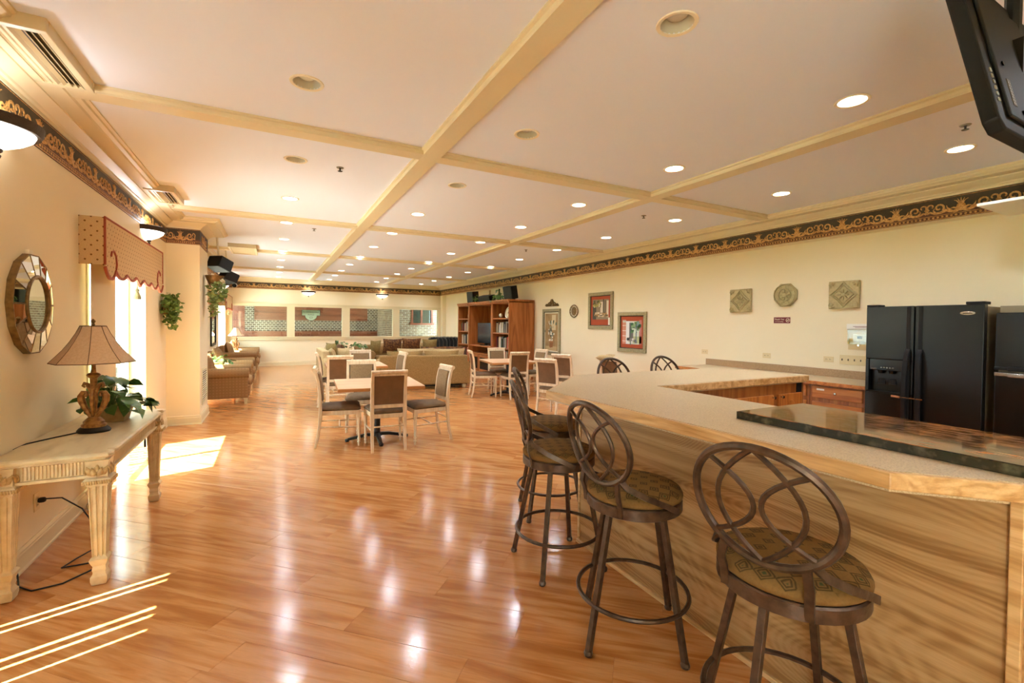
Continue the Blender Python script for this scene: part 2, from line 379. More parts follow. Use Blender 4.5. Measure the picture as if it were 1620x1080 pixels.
# diagonal laminate planks, clipped to the room; local x runs along the planks
ANG = rad(-43.5)
ca, sa = math.cos(ANG), math.sin(ANG)
room_poly = [(XL - .2, YB), (XR, YB), (XR, YF), (XL - .2, YF)]
loc_poly = [(x * ca + y * sa, -x * sa + y * ca) for x, y in room_poly]
def clip(poly, x0, x1, y0, y1):
    for ax, lim, sg in ((0, x0, 1), (0, x1, -1), (1, y0, 1), (1, y1, -1)):
        out = []
        for i in range(len(poly)):
            a, b = poly[i], poly[(i + 1) % len(poly)]
            da, db = sg * (a[ax] - lim), sg * (b[ax] - lim)
            if da >= 0: out.append(a)
            if (da > 0 and db < 0) or (da < 0 and db > 0):
                t = da / (da - db); out.append((a[0] + t * (b[0] - a[0]), a[1] + t * (b[1] - a[1])))
        poly = out
        if len(poly) < 3: return []
    return poly
def clip_room(rect):
    # rect given in plank space -> world -> clip to room -> plank space
    wp = [(x * ca - y * sa, x * sa + y * ca) for x, y in rect]
    wp = clip(wp, XL - .2, XR, YB, YF)
    return [(x * ca + y * sa, -x * sa + y * ca) for x, y in wp]
PW, PL = 0.195, 1.28
planks = []
xs_ = [p[0] for p in loc_poly]; ys_ = [p[1] for p in loc_poly]
j = 0; y = min(ys_)
while y < max(ys_):
    x = min(xs_) - PL * RND.random(); 
    while x < max(xs_):
        P = clip_room([(x, y), (x + PL, y), (x + PL, y + PW), (x, y + PW)])
        if len(P) >= 3:
            cx = sum(p[0] for p in P) / len(P); cy = sum(p[1] for p in P) / len(P)
            wx, wy = cx * ca - cy * sa, cx * sa + cy * ca
            dep = wx * .4656 + wy * .885; lat = wx * .885 - wy * .4656
            area = 0.5 * abs(sum(P[i][0] * P[(i+1) % len(P)][1] - P[(i+1) % len(P)][0] * P[i][1] for i in range(len(P))))
            vis = dep > 1.0 and abs(lat / dep) < 1.3 and area > .03 and wx > -1.34 and not (wx > 2.0 and wy < 3.0)
            planks.append((dep if vis else 99 + abs(dep), P))
        x += PL
    y += PW
planks.sort(key=lambda q: q[0])
def plank_mesh(m, P, cx=0, cy=0):
    def inset(P, d):
        gx = sum(p[0] for p in P) / len(P); gy = sum(p[1] for p in P) / len(P); o = []
        for x, y in P:
            dx, dy = gx - x, gy - y
            o.append((x + math.copysign(min(d, abs(dx)), dx), y + math.copysign(min(d, abs(dy)), dy)))
        return o
    lo, mid, hi = inset(P, .0002), inset(P, .0003), inset(P, .0015)
    m.loft([[(x - cx, y - cy, -.018) for x, y in lo], [(x - cx, y - cy, -.0008) for x, y in mid], [(x - cx, y - cy, 0) for x, y in hi]])
rest = M()
for n, (d, P) in enumerate(planks):
    if n < 290 and d < 99:
        cx = sum(p[0] for p in P) / len(P); cy = sum(p[1] for p in P) / len(P)
        m = M(); plank_mesh(m, P, cx, cy)
        obj('plank', m, m_plank, fl, smooth=0, loc=(cx * ca - cy * sa, cx * sa + cy * ca, 0), rz=ANG)
    else: plank_mesh(rest, P)
o = obj('planks', rest, m_plank, fl, smooth=0, rz=ANG, weld=False); o['kind'] = 'stuff'

struct('ceiling', M().box(XL - .25, XR + .25, YB - .1, YF + .15, ZC, ZC + .12), m_ceil)

# left wall with its openings and projection
m = M(); yy = YB
for a, b in OPEN:
    m.box(XL - .22, XL, yy, a, -.02, ZC); m.box(XL - .22, XL, a, b, HEAD, ZC); yy = b
m.box(XL - .22, XL, yy, YF + .15, -.02, ZC)
wl = struct('wall_left', m, m_wall, smooth=0)
struct('wall_left_pier', M().box(XL - .01, BX, BY0, BY1, -.02, ZC), m_wall, smooth=0)
# far wall with the row of panes into the lobby
PX = [(-1.16, .45), (.69, 2.24), (2.50, 4.06), (4.31, 5.84)]; PZ0, PZ1 = 0.985, 2.015
m = M(); m.box(XL - .2, XR + .2, YF, YF + .15, -.02, PZ0); m.box(XL - .2, XR + .2, YF, YF + .15, PZ1, ZC)
xx = XL - .2
for a, b in PX: m.box(xx, a, YF, YF + .15, PZ0 - .001, PZ1 + .001); xx = b
m.box(xx, XR + .2, YF, YF + .15, PZ0 - .001, PZ1 + .001)
wf = struct('wall_far', m, m_wall, smooth=0)
struct('wall_right', M().box(XR, XR + .15, YB, YF, -.02, ZC), m_wall)
struct('wall_back', M().box(XL - .2, XR + .2, YB - .15, YB, -.02, ZC), m_wall)
struct('trim_1', M().box(XS, XR + .01, YB, YF, 2.59, ZC), m_wall)             # the soffit along the right wall

# mouldings that follow the room's outline
PATH_S = [(XL, YB), (XL, BY0), (BX, BY0), (BX, BY1), (XL, BY1), (XL, YF), (XS, YF), (XS, YB)]
PATH_R = [(XL, YB), (XL, BY0), (BX, BY0), (BX, BY1), (XL, BY1), (XL, YF), (XR, YF), (XR, YB)]
def run(path, prof, gaps=()):
    """extrude (depth, z) profile along a path whose room side is on the right; mitred corners"""
    m = M(); n = len(path); rings = []
    for i, p in enumerate(path):
        ds = []
        if i > 0: ds.append(Vector((path[i][0] - path[i-1][0], path[i][1] - path[i-1][1])).normalized())
        if i < n - 1: ds.append(Vector((path[i+1][0] - path[i][0], path[i+1][1] - path[i][1])).normalized())
        ns = [Vector((d.y, -d.x)) for d in ds]
        if len(ns) == 2:
            k = ns[0] + ns[1]; k = k / (k.length_squared / 2) if k.length > .01 else ns[0]
        else: k = ns[0]
        rings.append([(p[0] + k.x * d, p[1] + k.y * d, z) for d, z in prof])
    return m.loft(rings)
struct('trim_2', run(PATH_S, [(0, 2.81), (.014, 2.81), (.016, 2.828), (.03, 2.834), (.036, 2.846), (.075, 2.872), (.095, 2.885), (.1, 2.9), (.1, 2.93), (0, 2.93)]), m_trim, smooth=20)
struct('trim_3', run(PATH_S, [(0, 2.9), (.105, 2.893), (.205, 2.893), (.215, 2.905), (.24, 2.915), (.245, 2.93), (.262, 2.938), (.262, ZC + .01), (0, ZC + .01)]), m_trim, smooth=20)
def base(path, name):
    struct(name, run(path, [(-.01, 0), (.024, 0), (.024, .012), (.018, .02), (.016, .1), (.012, .108), (.014, .118), (.006, .135), (-.01, .135)]), m_trim, smooth=20)
base([(XL, -1.3), (XL, .9)], 'baseboard_left'); base([(XL, 3.25), (XL, 4.9)], 'baseboard_left')
base([(XL, 6.75), (XL, BY0), (BX, BY0), (BX, BY1), (XL, BY1), (XL, 9.75)], 'baseboard_left')
base([(XL, 11.5), (XL, 15.0)], 'baseboard_left')
base([(XL, 17.0), (XL, YF), (XR, YF), (XR, 4.97)], 'baseboard_far')
struct('trim_4', M().box(5.95, 6.1, YF - .22, YF, 0, 2.59), m_wall)     # pilaster in the far right corner

# coffer beams
def beam(m, x0, x1, y0, y1, ax):
    ZB = 2.90 if ax == 'y' else 2.902
    if ax == 'y': sec = [(x0 - .022, ZC + .01), (x0 - .022, 2.936), (x0 - .006, 2.93), (x0, 2.915), (x0, ZB), (x1, ZB), (x1, 2.915), (x1 + .006, 2.93), (x1 + .022, 2.936), (x1 + .022, ZC + .01)]; m.loft([[(x, y, z) for x, z in sec] for y in (y0, y1)])
    else: sec = [(y0 - .022, ZC + .01), (y0 - .022, 2.936), (y0 - .006, 2.93), (y0, 2.915), (y0, ZB), (y1, ZB), (y1, 2.915), (y1 + .006, 2.93), (y1 + .022, 2.936), (y1 + .022, ZC + .01)]; m.loft([[(x, y, z) for y, z in sec] for x in (x0, x1)])
    return m
nb = 5
for xa in (1.19, 3.73):
    struct('trim_%d' % nb, beam(M(), xa - .075, xa + .075, YB, YF - .1, 'y'), m_trim, smooth=0); nb += 1
for yb in (0.4, 3.80, 7.12, 10.62, 14.17):
    struct('trim_%d' % nb, beam(M(), XL + .1, XS - .1, yb - .07, yb + .07, 'x'), m_trim, smooth=0); nb += 1

# wallpaper border with its printed gold motifs
bd = struct('trim_%d' % nb, run(PATH_S, [(-.004, 2.592), (.004, 2.592), (.004, 2.812), (-.004, 2.812)]), m_wallpaper, smooth=0); nb += 1
obj('russet_band', run(PATH_S, [(0, 2.592), (.005, 2.592), (.005, 2.665), (0, 2.665)]), m_wallpaper2, bd, smooth=0)
obj('gold_line', run(PATH_S, [(0, 2.596), (.0055, 2.596), (.0055, 2.603), (0, 2.603)]), m_gold, bd, smooth=0)
obj('gold_line', run(PATH_S, [(0, 2.633), (.0055, 2.633), (.0055, 2.637), (0, 2.637)]), m_gold, bd, smooth=0)
obj('gold_line', run(PATH_S, [(0, 2.798), (.0055, 2.798), (.0055, 2.802), (0, 2.802)]), m_gold, bd, smooth=0)
PER = .5225
def rib(m, pts, w0, w1=None):
    n = len(pts); w1 = w0 if w1 is None else w1
    m.sweep([(x, .0065, z) for x, z in pts], [(-.5, -.5), (.5, -.5), (.5, .5), (-.5, .5)], up=(0, 1, 0), scale=[1] * n) if False else None
    rings = []
    for i in range(n):
        a = Vector(pts[max(0, i-1)]); b = Vector(pts[min(n-1, i+1)]); t = (b - a).normalized(); nn = Vector((-t.y, t.x)); k = (w0 + (w1 - w0) * i / (n - 1)) / 2
        p = Vector(pts[i]); l, r_ = p + nn * k, p - nn * k
        rings.append([(l.x, .004, l.y), (l.x, .0085, l.y), (r_.x, .0085, r_.y), (r_.x, .004, r_.y)])
    m.loft(rings)
def spiral(cx, cz, r0, r1, a0, a1, n=12):
    return [(cx + (r0 + (r1 - r0) * i / n) * math.cos(a0 + (a1 - a0) * i / n), cz + (r0 + (r1 - r0) * i / n) * math.sin(a0 + (a1 - a0) * i / n)) for i in range(n + 1)]
mo = M()
mo.ell((0, .005, .1), (.036, .007, .042), 10, 6)
for k in (-2, -1, 0, 1, 2): rib(mo, [(k * .007, .132), (k * .016, .16), (k * .026, .19 - abs(k) * .01)], .011, .005)
for sg in (1, -1):
    rib(mo, [(sg * x, z) for x, z in [(.02, .07), (.05, .062), (.085, .07), (.12, .092)]], .03, .018)
    rib(mo, [(sg * x, z) for x, z in [(.03, .088), (.055, .1), (.075, .098)]], .022, .006)
    rib(mo, [(sg * x, z) for x, z in [(.07, .075), (.1, .105), (.108, .13)]], .018, .005)
    rib(mo, [(sg * x, z) for x, z in spiral(.165, .118, .042, .012, PI * 1.25, -PI * .75)], .017, .013)
    rib(mo, [(sg * x, z) for x, z in [(.11, .085), (.15, .068), (.2, .066), (.235, .085), (.258, .07)]], .026, .014)
    rib(mo, [(sg * x, z) for x, z in spiral(.228, .135, .036, .01, -PI * .35, PI * 1.3)], .016, .01)
    rib(mo, [(sg * x, z) for x, z in [(.19, .07), (.21, .098), (.2, .118)]], .016, .005)
    rib(mo, [(sg * x, z) for x, z in [(.25, .075), (.257, .1), (.25, .122)]], .014, .004)
for k in range(15): mo.ell((-PER/2 + (k + .5) * PER / 15, .005, .026), (.0105, .004, .011), 6, 4)
first = obj('gold_motif', mo, m_gold, bd, smooth=40)
def motif(x, y, rz):
    global first
    if first is not None: o = first; first = None
    else: o = MOT.copy(); col.objects.link(o)
    o.location = (x, y, 2.592); o.rotation_euler = (0, 0, rz); return o
MOT = first
n = int((YF - .6) / PER)
for k in range(-1, 30): motif(XS, 1.916 + k * PER, PI/2)          # right: local y faces -X
for k in range(0, 13): motif(XL, 1.42 + k * PER, -PI/2)
motif((XL + BX) / 2 - .03, BY0, PI).scale = (.68, 1, 1)
for k in range(0, 16): motif(XL, BY1 + .28 + k * PER, -PI/2)
for k in range(0, 14): motif(XL + .27 + k * PER * .992, YF, PI)
for k in range(1): motif(BX, (BY0 + BY1) / 2, -PI/2)

# far windows: casing, sill, panes
m = M(); z0, z1 = PZ0 - .11, PZ1 + .1
m.box(-1.26, 6.0, YF - .03, YF, PZ1, z1); m.box(-1.26, 6.0, YF - .035, YF, z0, PZ0)
xx = -1.26
for a, b in PX: m.box(xx, a, YF - .03, YF, PZ0, PZ1); xx = b
m.box(xx, 6.0, YF - .03, YF, PZ0, PZ1)
m.box(-1.28, 6.02, YF - .055, YF, PZ0 - .03, PZ0 - .005)
m.box(-1.28, 6.02, YF - .045, YF, z1 - .02, z1 + .005)
wn = struct('window_1', m, m_trim, smooth=0, bev=.003)
for a, b in PX: obj('pane', M().box(a, b, YF + .06, YF + .066, PZ0, PZ1), m_pane, wn)
# left windows and patio doors
def patio(idx, y0, y1, mull, rails=(1.0,)):
    X = XL - .17; m = M(); f = .045
    m.box(X - .03, X + .03, y0, y0 + f, 0, HEAD); m.box(X - .03, X + .03, y1 - f, y1, 0, HEAD)
    m.box(X - .03, X + .03, y0, y1, HEAD - f, HEAD); m.box(X - .03, X + .03, y0, y1, -.02, .04)
    for q in mull: m.box(X - .025, X + .025, q - .025, q + .025, 0, HEAD)
    wn = struct('window_%d' % idx, m, m_extframe, smooth=0)
    cuts = [y0 + f] + list(mull) + [y1 - f]
    for a, b in zip(cuts[:-1], cuts[1:]): obj('pane', M().box(X - .004, X + .004, a, b, .04, HEAD - f), m_pane, wn)
    obj('casing', M().box(XL - .002, XL + .012, y1, y1 + .05, 0, HEAD + .05).box(XL - .002, XL + .012, y0 - .05, y0, 0, HEAD + .05).box(XL - .002, XL + .012, y0, y1, HEAD, HEAD + .05), m_trim, wn, smooth=0)
    return wn
patio(2, *OPEN[1], [2.1]); patio(3, *OPEN[2], [5.22, 5.93]); patio(4, *OPEN[3], [10.6]); patio(5, *OPEN[4], [15.7, 16.3]); patio(7, *OPEN[0], [-2.1])  # the last one glazes the added opening behind the camera
# ceiling panel seams etc. outside world
struct('ground', M().box(-40, XL - .24, -25, 40, -.4, -.16), m_lawn)
struct('ground', M().box(-5.0, XL - .235, -6, 19, -.17, -.06), m_patio)

# lobby seen through the far panes
struct('floor', M().box(-3.2, 9, YF + .15, 23, -.06, -.01), m_lobbyfloor)
struct('ceiling', M().box(-3.2, 9, YF + .15, 23, 2.75, 2.85), m_ceil)
LB = 21.8
lw = struct('wall_far', M().box(-3.2, 4.35, LB, LB + .2, -.02, 2.76), m_panelred, smooth=0)
obj('brick_band', M().box(-1.0, 4.35, LB - .03, LB, 1.1, 1.56).box(-1.0, -.66, LB - .031, LB, 1.56, 2.6).box(3.9, 4.35, LB - .031, LB, 1.56, 2.6), m_weave, lw, smooth=0)
for a, b in ((-.64, .6), (.62, 1.85), (1.87, 3.0), (3.02, 3.88)):
    obj('panel', M().box(a, b, LB - .025, LB, 1.6, 2.0), m_panelred, lw, smooth=0, bev=.004)
    obj('panel', M().box(a, b, LB - .025, LB, 2.02, 2.6), m_panelred, lw, smooth=0, bev=.004)
    obj('panel', M().box(a, b, LB - .025, LB, .5, 1.07), m_panelred, lw, smooth=0, bev=.004)
struct('wall_right', M().box(4.35, 4.5, 18.9, LB + .2, -.02, 2.76), m_brickA, smooth=0)
wb = struct('wall_right', M().box(4.5, 5.12, 18.75, 18.9, -.02, 2.76).box(5.12, 6.05, 18.75, 18.9, -.02, 1.5).box(6.05, 9, 18.75, 18.9, -.02, 2.76).box(5.12, 6.05, 18.75, 18.9, 2.12, 2.76), m_brickB, smooth=0)
wi = struct('window_6', M().box(5.12, 5.2, 18.72, 18.84, 1.5, 2.12).box(5.97, 6.05, 18.72, 18.84, 1.5, 2.12).box(5.2, 5.97, 18.72, 18.84, 2.05, 2.12).box(5.05, 6.1, 18.68, 18.84, 1.42, 1.5).box(5.52, 5.6, 18.73, 18.84, 1.5, 2.05), m_panelred, smooth=0)
obj('pane', M().box(5.2, 5.52, 18.8, 18.81, 1.5, 2.05).box(5.6, 5.97, 18.8, 18.81, 1.5, 2.05), m_pane, wi)
struct('wall_back', M().box(4.4, 9, 19.9, 20.0, -.02, 2.76), mat('slate_wall', '6f8780', .7), smooth=0)
wle = M().box(-3.2, -3.0, YF + .15, 23, -.02, .9).box(-3.2, -3.0, YF + .15, 23, 2.2, 2.76)
for a, b in ((17.6, 18.2), (19.1, 19.35), (20.25, 20.5), (21.4, 23)): wle.box(-3.2, -3.0, a, b, .9, 2.2)
struct('wall_left', wle, m_brickA, smooth=0)
# ------------------------------------------------------------------ ceiling fittings
def downlight_mesh(lit):
    t = thing('recessed_downlight', 'x', 'ceiling light')
    pr = [(.078, -.004), (.095, -.006), (.098, -.001), (.098, .002), (.078, .0)]
    n = 20
    obj('trim_ring', M().loft([[(r * math.cos(2*PI*i/n), r * math.sin(2*PI*i/n), z) for i in range(n)] for r, z in pr], closed=True), m_trimlite, t, smooth=40)
    if lit:
        obj('diffuser', M().lathe([(.0, -.005), (.05, -.0045), (.0785, -.001), (.0785, .002), (0, .002)], n), m_bulb, t)
    else:
        n = 20
        obj('reflector', M().loft([[(r * math.cos(2*PI*i/n), r * math.sin(2*PI*i/n), z) for i in range(n)] for r, z in [(.079, .0), (.074, .03), (.066, .095), (.001, .096)]], caps=False), m_can, t)
        obj('bulb', M().lathe([(0, .022), (.03, .025), (.05, .038), (.054, .055), (.035, .08), (.03, .095)], 16), m_bulboff, t)
    return t
lit0 = downlight_mesh(True); off0 = downlight_mesh(False)
COLX = [0.185, 1.72, 3.285, 4.905]; CN = ['column along the left wall', 'second column from the left wall', 'third column from the left wall', 'column along the right wall']
ROWS = [1.6, 3.06, 4.54, 6.0, 7.48, 9.0, 10.52, 12.05, 13.6, 15.1, 16.62]
OFF = {(0, 1), (0, 2), (1, 0), (1, 1), (1, 2), (0, 0)}
used = {True: False, False: False}
for i, x in enumerate(COLX):
    for k, yv in enumerate(ROWS):
        lit = (i, k) not in OFF
        if (i, k) == (0, 0): continue
        lab = '%s recessed downlight, %s from the front in the %s' % ('lit' if lit else 'unlit', ORD[k], CN[i])
        src = lit0 if lit else off0
        g = 'lit downlights' if lit else 'unlit downlights'
        if not used[lit]:
            used[lit] = True; o = src; o.location = (x, yv, ZC); o['label'] = lab; o['group'] = g
        else: o = dup(src, (x, yv, ZC), 0, lab, g)
        if lit:
            ld = bpy.data.lights.new('downlight_glow', 'SPOT'); ld.energy = DOWN_W; ld.spot_size = rad(150); ld.spot_blend = .9; ld.shadow_soft_size = .06; ld.color = LAMP_COL
            lo_ = bpy.data.objects.new('downlight_glow', ld); col.objects.link(lo_); lo_.location = (x, yv, ZC - .02)
cut = M()
for i, k in OFF: cut.lathe([(.0785, -.05), (.0785, .11)], 24, T((COLX[i], ROWS[k], ZC)))
cutter = obj('cutter', cut, m_ceil, smooth=0)
ceiling = bpy.data.objects['ceiling']; bo = ceiling.modifiers.new('cut', 'BOOLEAN'); bo.object = cutter; bo.operation = 'DIFFERENCE'; bo.solver = 'EXACT'
dg = bpy.context.evaluated_depsgraph_get(); nm = bpy.data.meshes.new_from_object(ceiling.evaluated_get(dg))
ceiling.modifiers.clear(); ceiling.data = nm; bpy.data.objects.remove(cutter)
# lamps of the part of the room behind the camera and the lobby
for x, yv in ((1.72, -1.4), (3.285, -1.4), (4.905, -1.4), (3.285, .1), (4.905, .1), (.185, -1.4)):
    ld = bpy.data.lights.new('downlight_glow', 'SPOT'); ld.energy = DOWN_W; ld.spot_size = rad(150); ld.spot_blend = .9; ld.shadow_soft_size = .06; ld.color = LAMP_COL
    lo_ = bpy.data.objects.new('downlight_glow', ld); col.objects.link(lo_); lo_.location = (x, yv, ZC - .02)
for x, yv in ((0.3, 19.6), (2.6, 19.6), (7.2, 18.1), (3.2, 20.8)):
    ld = bpy.data.lights.new('lobby_glow', 'POINT'); ld.energy = 14; ld.shadow_soft_size = .15; ld.color = (1, .95, .85)
    lo_ = bpy.data.objects.new('lobby_glow', ld); col.objects.link(lo_); lo_.location = (x, yv, 2.5)

# sconces
def make_sconce():
    t = thing('wall_sconce', 'x', 'wall light'); n = 18    # local +y faces the room; half bowl on the wall
    def half(pr, full=False):
        return [[(r * math.cos(PI * i / n), r * .92 * math.sin(PI * i / n), z) for i in range(n + 1)] for r, z in pr]
    obj('bowl', M().loft(half([(.205, .0), (.19, -.03), (.15, -.06), (.09, -.09), (.03, -.108), (.002, -.11)]) ), m_bowl, t, smooth=60)
    obj('rim', M().loft(half([(.204, -.008), (.222, -.012), (.232, .012), (.236, .04), (.225, .044), (.206, .01)])), m_sconce, t, smooth=50)
    obj('finial', M().lathe([(.001, -.165), (.012, -.155), (.016, -.142), (.008, -.132), (.02, -.122), (.022, -.108), (.001, -.1)], 10, T((0, .04, 0))), m_sconce, t)
    return t
s0 = make_sconce(); sused = False
for x, y, z, rz, lab in ((XL, 3.42, 2.505, -PI/2, 'dark-rimmed half-bowl wall sconce above the oval mirror, cut by the photo edge'),
                         (XL, 6.78, 2.55, -PI/2, 'dark-rimmed half-bowl wall sconce above the dotted valance'),
                         (XL, 16.0, 2.56, -PI/2, 'dark-rimmed half-bowl wall sconce above the small far valance'),
                         (1.123, YF, 2.53, PI, 'white half-bowl wall sconce on the far wall, the left one of the pair'),
                         (3.66, YF, 2.53, PI, 'white half-bowl wall sconce on the far wall, the right one of the pair')):
    if not sused: sused = True; s0.location = (x, y, z); s0.rotation_euler = (0, 0, rz); s0['label'] = lab; s0['group'] = 'wall sconces'
    else: dup(s0, (x, y, z), rz, lab, 'wall sconces')
    ld = bpy.data.lights.new('sconce_glow', 'POINT'); ld.energy = SCONCE_W * (.45 if y > 17 else 1); ld.shadow_soft_size = .05; ld.color = (.97, .98, 1)
    lo_ = bpy.data.objects.new('sconce_glow', ld); col.objects.link(lo_)
    lo_.location = (x + (.11 if rz < 0 else 0), y - (.11 if rz > 0 else 0), z + .07)

# air vents
def vent(x0, x1, y0, y1, z, lab, along='y', n=7, name='ceiling_vent'):
    t = thing(name, lab, 'air vent', ((x0 + x1) / 2, (y0 + y1) / 2, z)); a, b = (x1 - x0) / 2, (y1 - y0) / 2; f = .035
    fr = M()
    for (p, q, r, s) in ((-a, a, -b, -b + f), (-a, a, b - f, b), (-a, -a + f, -b + f, b - f), (a - f, a, -b + f, b - f)): fr.box(p, q, r, s, -.018, .067)
    obj('frame', fr, m_trim, t, smooth=0, bev=.004)
    obj('duct', M().box(-a + f, a - f, -b + f, b - f, .004, .01), m_slot, t, smooth=0)
    for k in range(n):
        if along == 'y':
            x = -a + f + (k + .5) * (2 * a - 2 * f) / n
            obj('louver', M().box(-.011, .011, -b + f, b - f, -.002, .002, T((x, 0, -.006), ry=rad(50 if x > 0 else 130))), m_trim, t, smooth=0)
        else:
            y = -b + f + (k + .5) * (2 * b - 2 * f) / n
            obj('louver', M().box(-a + f, a - f, -.011, .011, -.002, .002, T((0, y, -.006), rx=rad(-35))), m_trim, t, smooth=0)
    return t
vent(-1.215, -.965, 3.02, 3.70, 2.902, 'large cream louvred ceiling vent above the mirror at the corner of the photo')
vent(-1.21, -.94, 6.1, 6.73, 2.902, 'cream louvred ceiling vent above the dotted valance')
vent(-.73, -.27, 9.95, 10.95, 2.895, 'cream grille ceiling vent beyond the wall projection, near the hanging speakers', 'x', 16)
# return-air grille on the wall projection
t = thing('wall_grille', 'cream louvred return-air grille low on the side of the wall projection', 'air vent', (BX, 8.42, .52))
obj('frame', M().box(0, .012, -.3, .3, .23, .27).box(0, .012, -.3, .3, -.27, -.23).box(0, .012, -.3, -.26, -.23, .23).box(0, .012, .26, .3, -.23, .23), m_trim, t, smooth=0)
obj('duct', M().box(.0, .003, -.26, .26, -.23, .23), m_slot, t, smooth=0)
for k in range(14): obj('louver', M().box(-.008, .008, -.26, .26, -.0015, .0015, T((.006, 0, -.215 + k * .033), ry=rad(35))), m_trim, t, smooth=0)

# sprinklers
def sprk():
    t = thing('fire_sprinkler', 'x', 'sprinkler')
    obj('escutcheon', M().lathe([(.0, -.006), (.03, -.006), (.034, 0), (0, 0)], 12), m_grey, t)
    obj('head', M().lathe([(.0, -.036), (.02, -.036), (.022, -.033), (.006, -.03), (.007, -.012), (.011, -.006), (0, -.004)], 10), m_black, t)
    return t
k0 = sprk(); ku = False
for x, y, lab in ((.563, 4.57, 'small dark ceiling sprinkler in the second left coffer, beside an unlit downlight'), (4.34, 4.55, 'small dark ceiling sprinkler right of the second long beam, before the far stools'),
                  (4.364, 1.4, 'dark ceiling sprinkler beside the hanging television'), (.576, 7.74, 'small dark ceiling sprinkler in the third left coffer'),
                  (4.377, 7.77, 'small dark ceiling sprinkler in the third right coffer')):
    if not ku: ku = True; k0.location = (x, y, ZC); k0['label'] = lab; k0['group'] = 'ceiling sprinklers'
    else: dup(k0, (x, y, ZC), 0, lab, 'ceiling sprinklers')

# hanging television (seen from behind) and the white canopy at the right edge
t = thing('hanging_television', 'black flat television seen from behind, hung from the ceiling at top right', 'television', (2.075, .575, 2.15))
TV = T((0, 0, 0), rx=-rad(12.3))
obj('back_shell', M().prism([(.03, 0), (1.02, 0), (1.05, .03), (1.05, .62), (0, .62), (0, .035)], 0, .045, T((0, 0, 0), rx=rad(90) - rad(12.3)) @ Matrix.Translation((0, 0, -.045))), m_blackmat, t, smooth=0, bev=.006)
obj('rear_bulge', M().prism([(.07, .05), (.98, .05), (.98, .55), (.07, .55)], 0, .012, T(rx=rad(90) - rad(12.3))), m_blackmat, t, smooth=0, bev=.012)
for k in range(6): obj('button', M().box(.03, .045, -.004, 0, .1 + k * .022, .114 + k * .022, TV), m_grey, t, smooth=0, bev=.002)
obj('port_label', M().box(.12, .15, -.014, -.012, .1, .2, TV), m_slot, t, smooth=0)
for k in range(8): obj('label_print', M().box(.126, .131, -.0145, -.014, .106 + k * .011, .112 + k * .011, TV).box(.139, .143, -.0145, -.014, .106 + k * .011, .11 + k * .011, TV), m_grey, t, smooth=0)
for x, z in ((.13, .26), (.2, .09)): obj('screw_hole', M().lathe([(0, 0), (.008, 0), (.009, .004), (0, .004)], 10, TV @ T((x, -.0125, z), rx=rad(90))), m_blackgloss, t)
obj('mount', M().tube([(.5, .12, .3), (.5, .12, .8)], .025, 8).box(.35, .65, .05, .14, .2, .42, None), m_black, t)

t = thing('wall_canopy', 'white sloped canopy shelf jutting from the right wall at the photo edge', 'canopy', (XR, 1.3, 2.56))
obj('canopy_board', M().box(-.7, 0, -.5, .345, 0, .025), m_white, t, smooth=0, bev=.004)
obj('upstand', M().prism([(-.52, 0), (-.17, 0), (-.17, .3), (-.40, .3)], -.5, .08, T((0, 0, .025)) @ Matrix.Rotation(PI/2, 4, 'X') @ T(s=(1, 1, -1))), m_white, t, smooth=0, bev=.006)

# security speakers hung near the left wall
def hung_speaker(x, y, z, rz, tilt, lab):
    t = thing('hanging_speaker', lab, 'speaker', (x, y, z), rz, 'ceiling-hung speakers')
    obj('cabinet', M().prism([(-.13, -.12), (.13, -.12), (.16, .12), (-.16, .12)], -.1, .1, T(rx=rad(tilt))), m_blackmat, t, smooth=0, bev=.012)
    obj('grille', M().box(-.15, .15, .121, .128, -.09, .09, T(rx=rad(tilt))), m_black, t, smooth=0, bev=.004)
    obj('bracket', M().tube([(0, 0, .09), (0, -.02, .17), (0, -.05, ZC - z)], .016, 8).lathe([(0, -.012), (.05, -.012), (.055, 0), (0, 0)], 12, T((0, -.05, ZC - z))), m_white, t)

hung_speaker(-.80, 9.25, 2.47, rad(-40), -22, 'black hanging speaker just behind the flower basket, the nearer of two')
hung_speaker(-.80, 11.0, 2.40, rad(-55), -22, 'black hanging speaker above the small far valance, the farther of two')
t = thing('round_speaker', 'small round silver-rimmed speaker on the border in the far left corner', 'speaker', (-1.09, YF - .01, 2.66), PI)
obj('rim', M().lathe([(.0, 0), (.075, 0), (.08, .03), (.062, .035), (.058, .02), (0, .02)], 18, T(rx=-rad(90))), m_chrome, t)
obj('cone', M().lathe([(0, .034), (.02, .036), (.025, .024), (.057, .03), (.058, .021), (0, .021)], 18, T(rx=-rad(90))), m_blackmat, t)
# ------------------------------------------------------------------ left wall: mirror, valances, console table, lamp, plants
# oval mirror with mirrored facets
MY, MZ, HW, HH, NF = 3.86, 1.59, .272, .31, 14
t = thing('oval_mirror', 'oval faceted mirror in a bronze frame on the left wall above the lamp', 'mirror', (XL, MY, MZ))
def el(a, kw, kh): return (HW * kw * math.sin(a), HH * kh * math.cos(a))
A = [2 * PI * (i + .5) / NF for i in range(NF)]
def ringm(k0, k1, x0, x1, n=NF, ph=.5):
    m = M(); r = []
    for i in range(n):
        a = 2 * PI * (i + ph) / n
        (y0, z0), (y1, z1) = el(a, k0, k0), el(a, k1, k1)
        r.append([(x0, y0, z0), (x1, y0, z0), (x1, y1, z1), (x0, y1, z1)])
    return m.loft(r, closed=True)
obj('frame', ringm(1.0, .965, 0, .034), m_antique, t, smooth=0)
obj('back', M().loft([[(0, *el(a, .97, .97)) for a in A], [(.022, *el(a, .97, .97)) for a in A]]), m_antique, t, smooth=0)
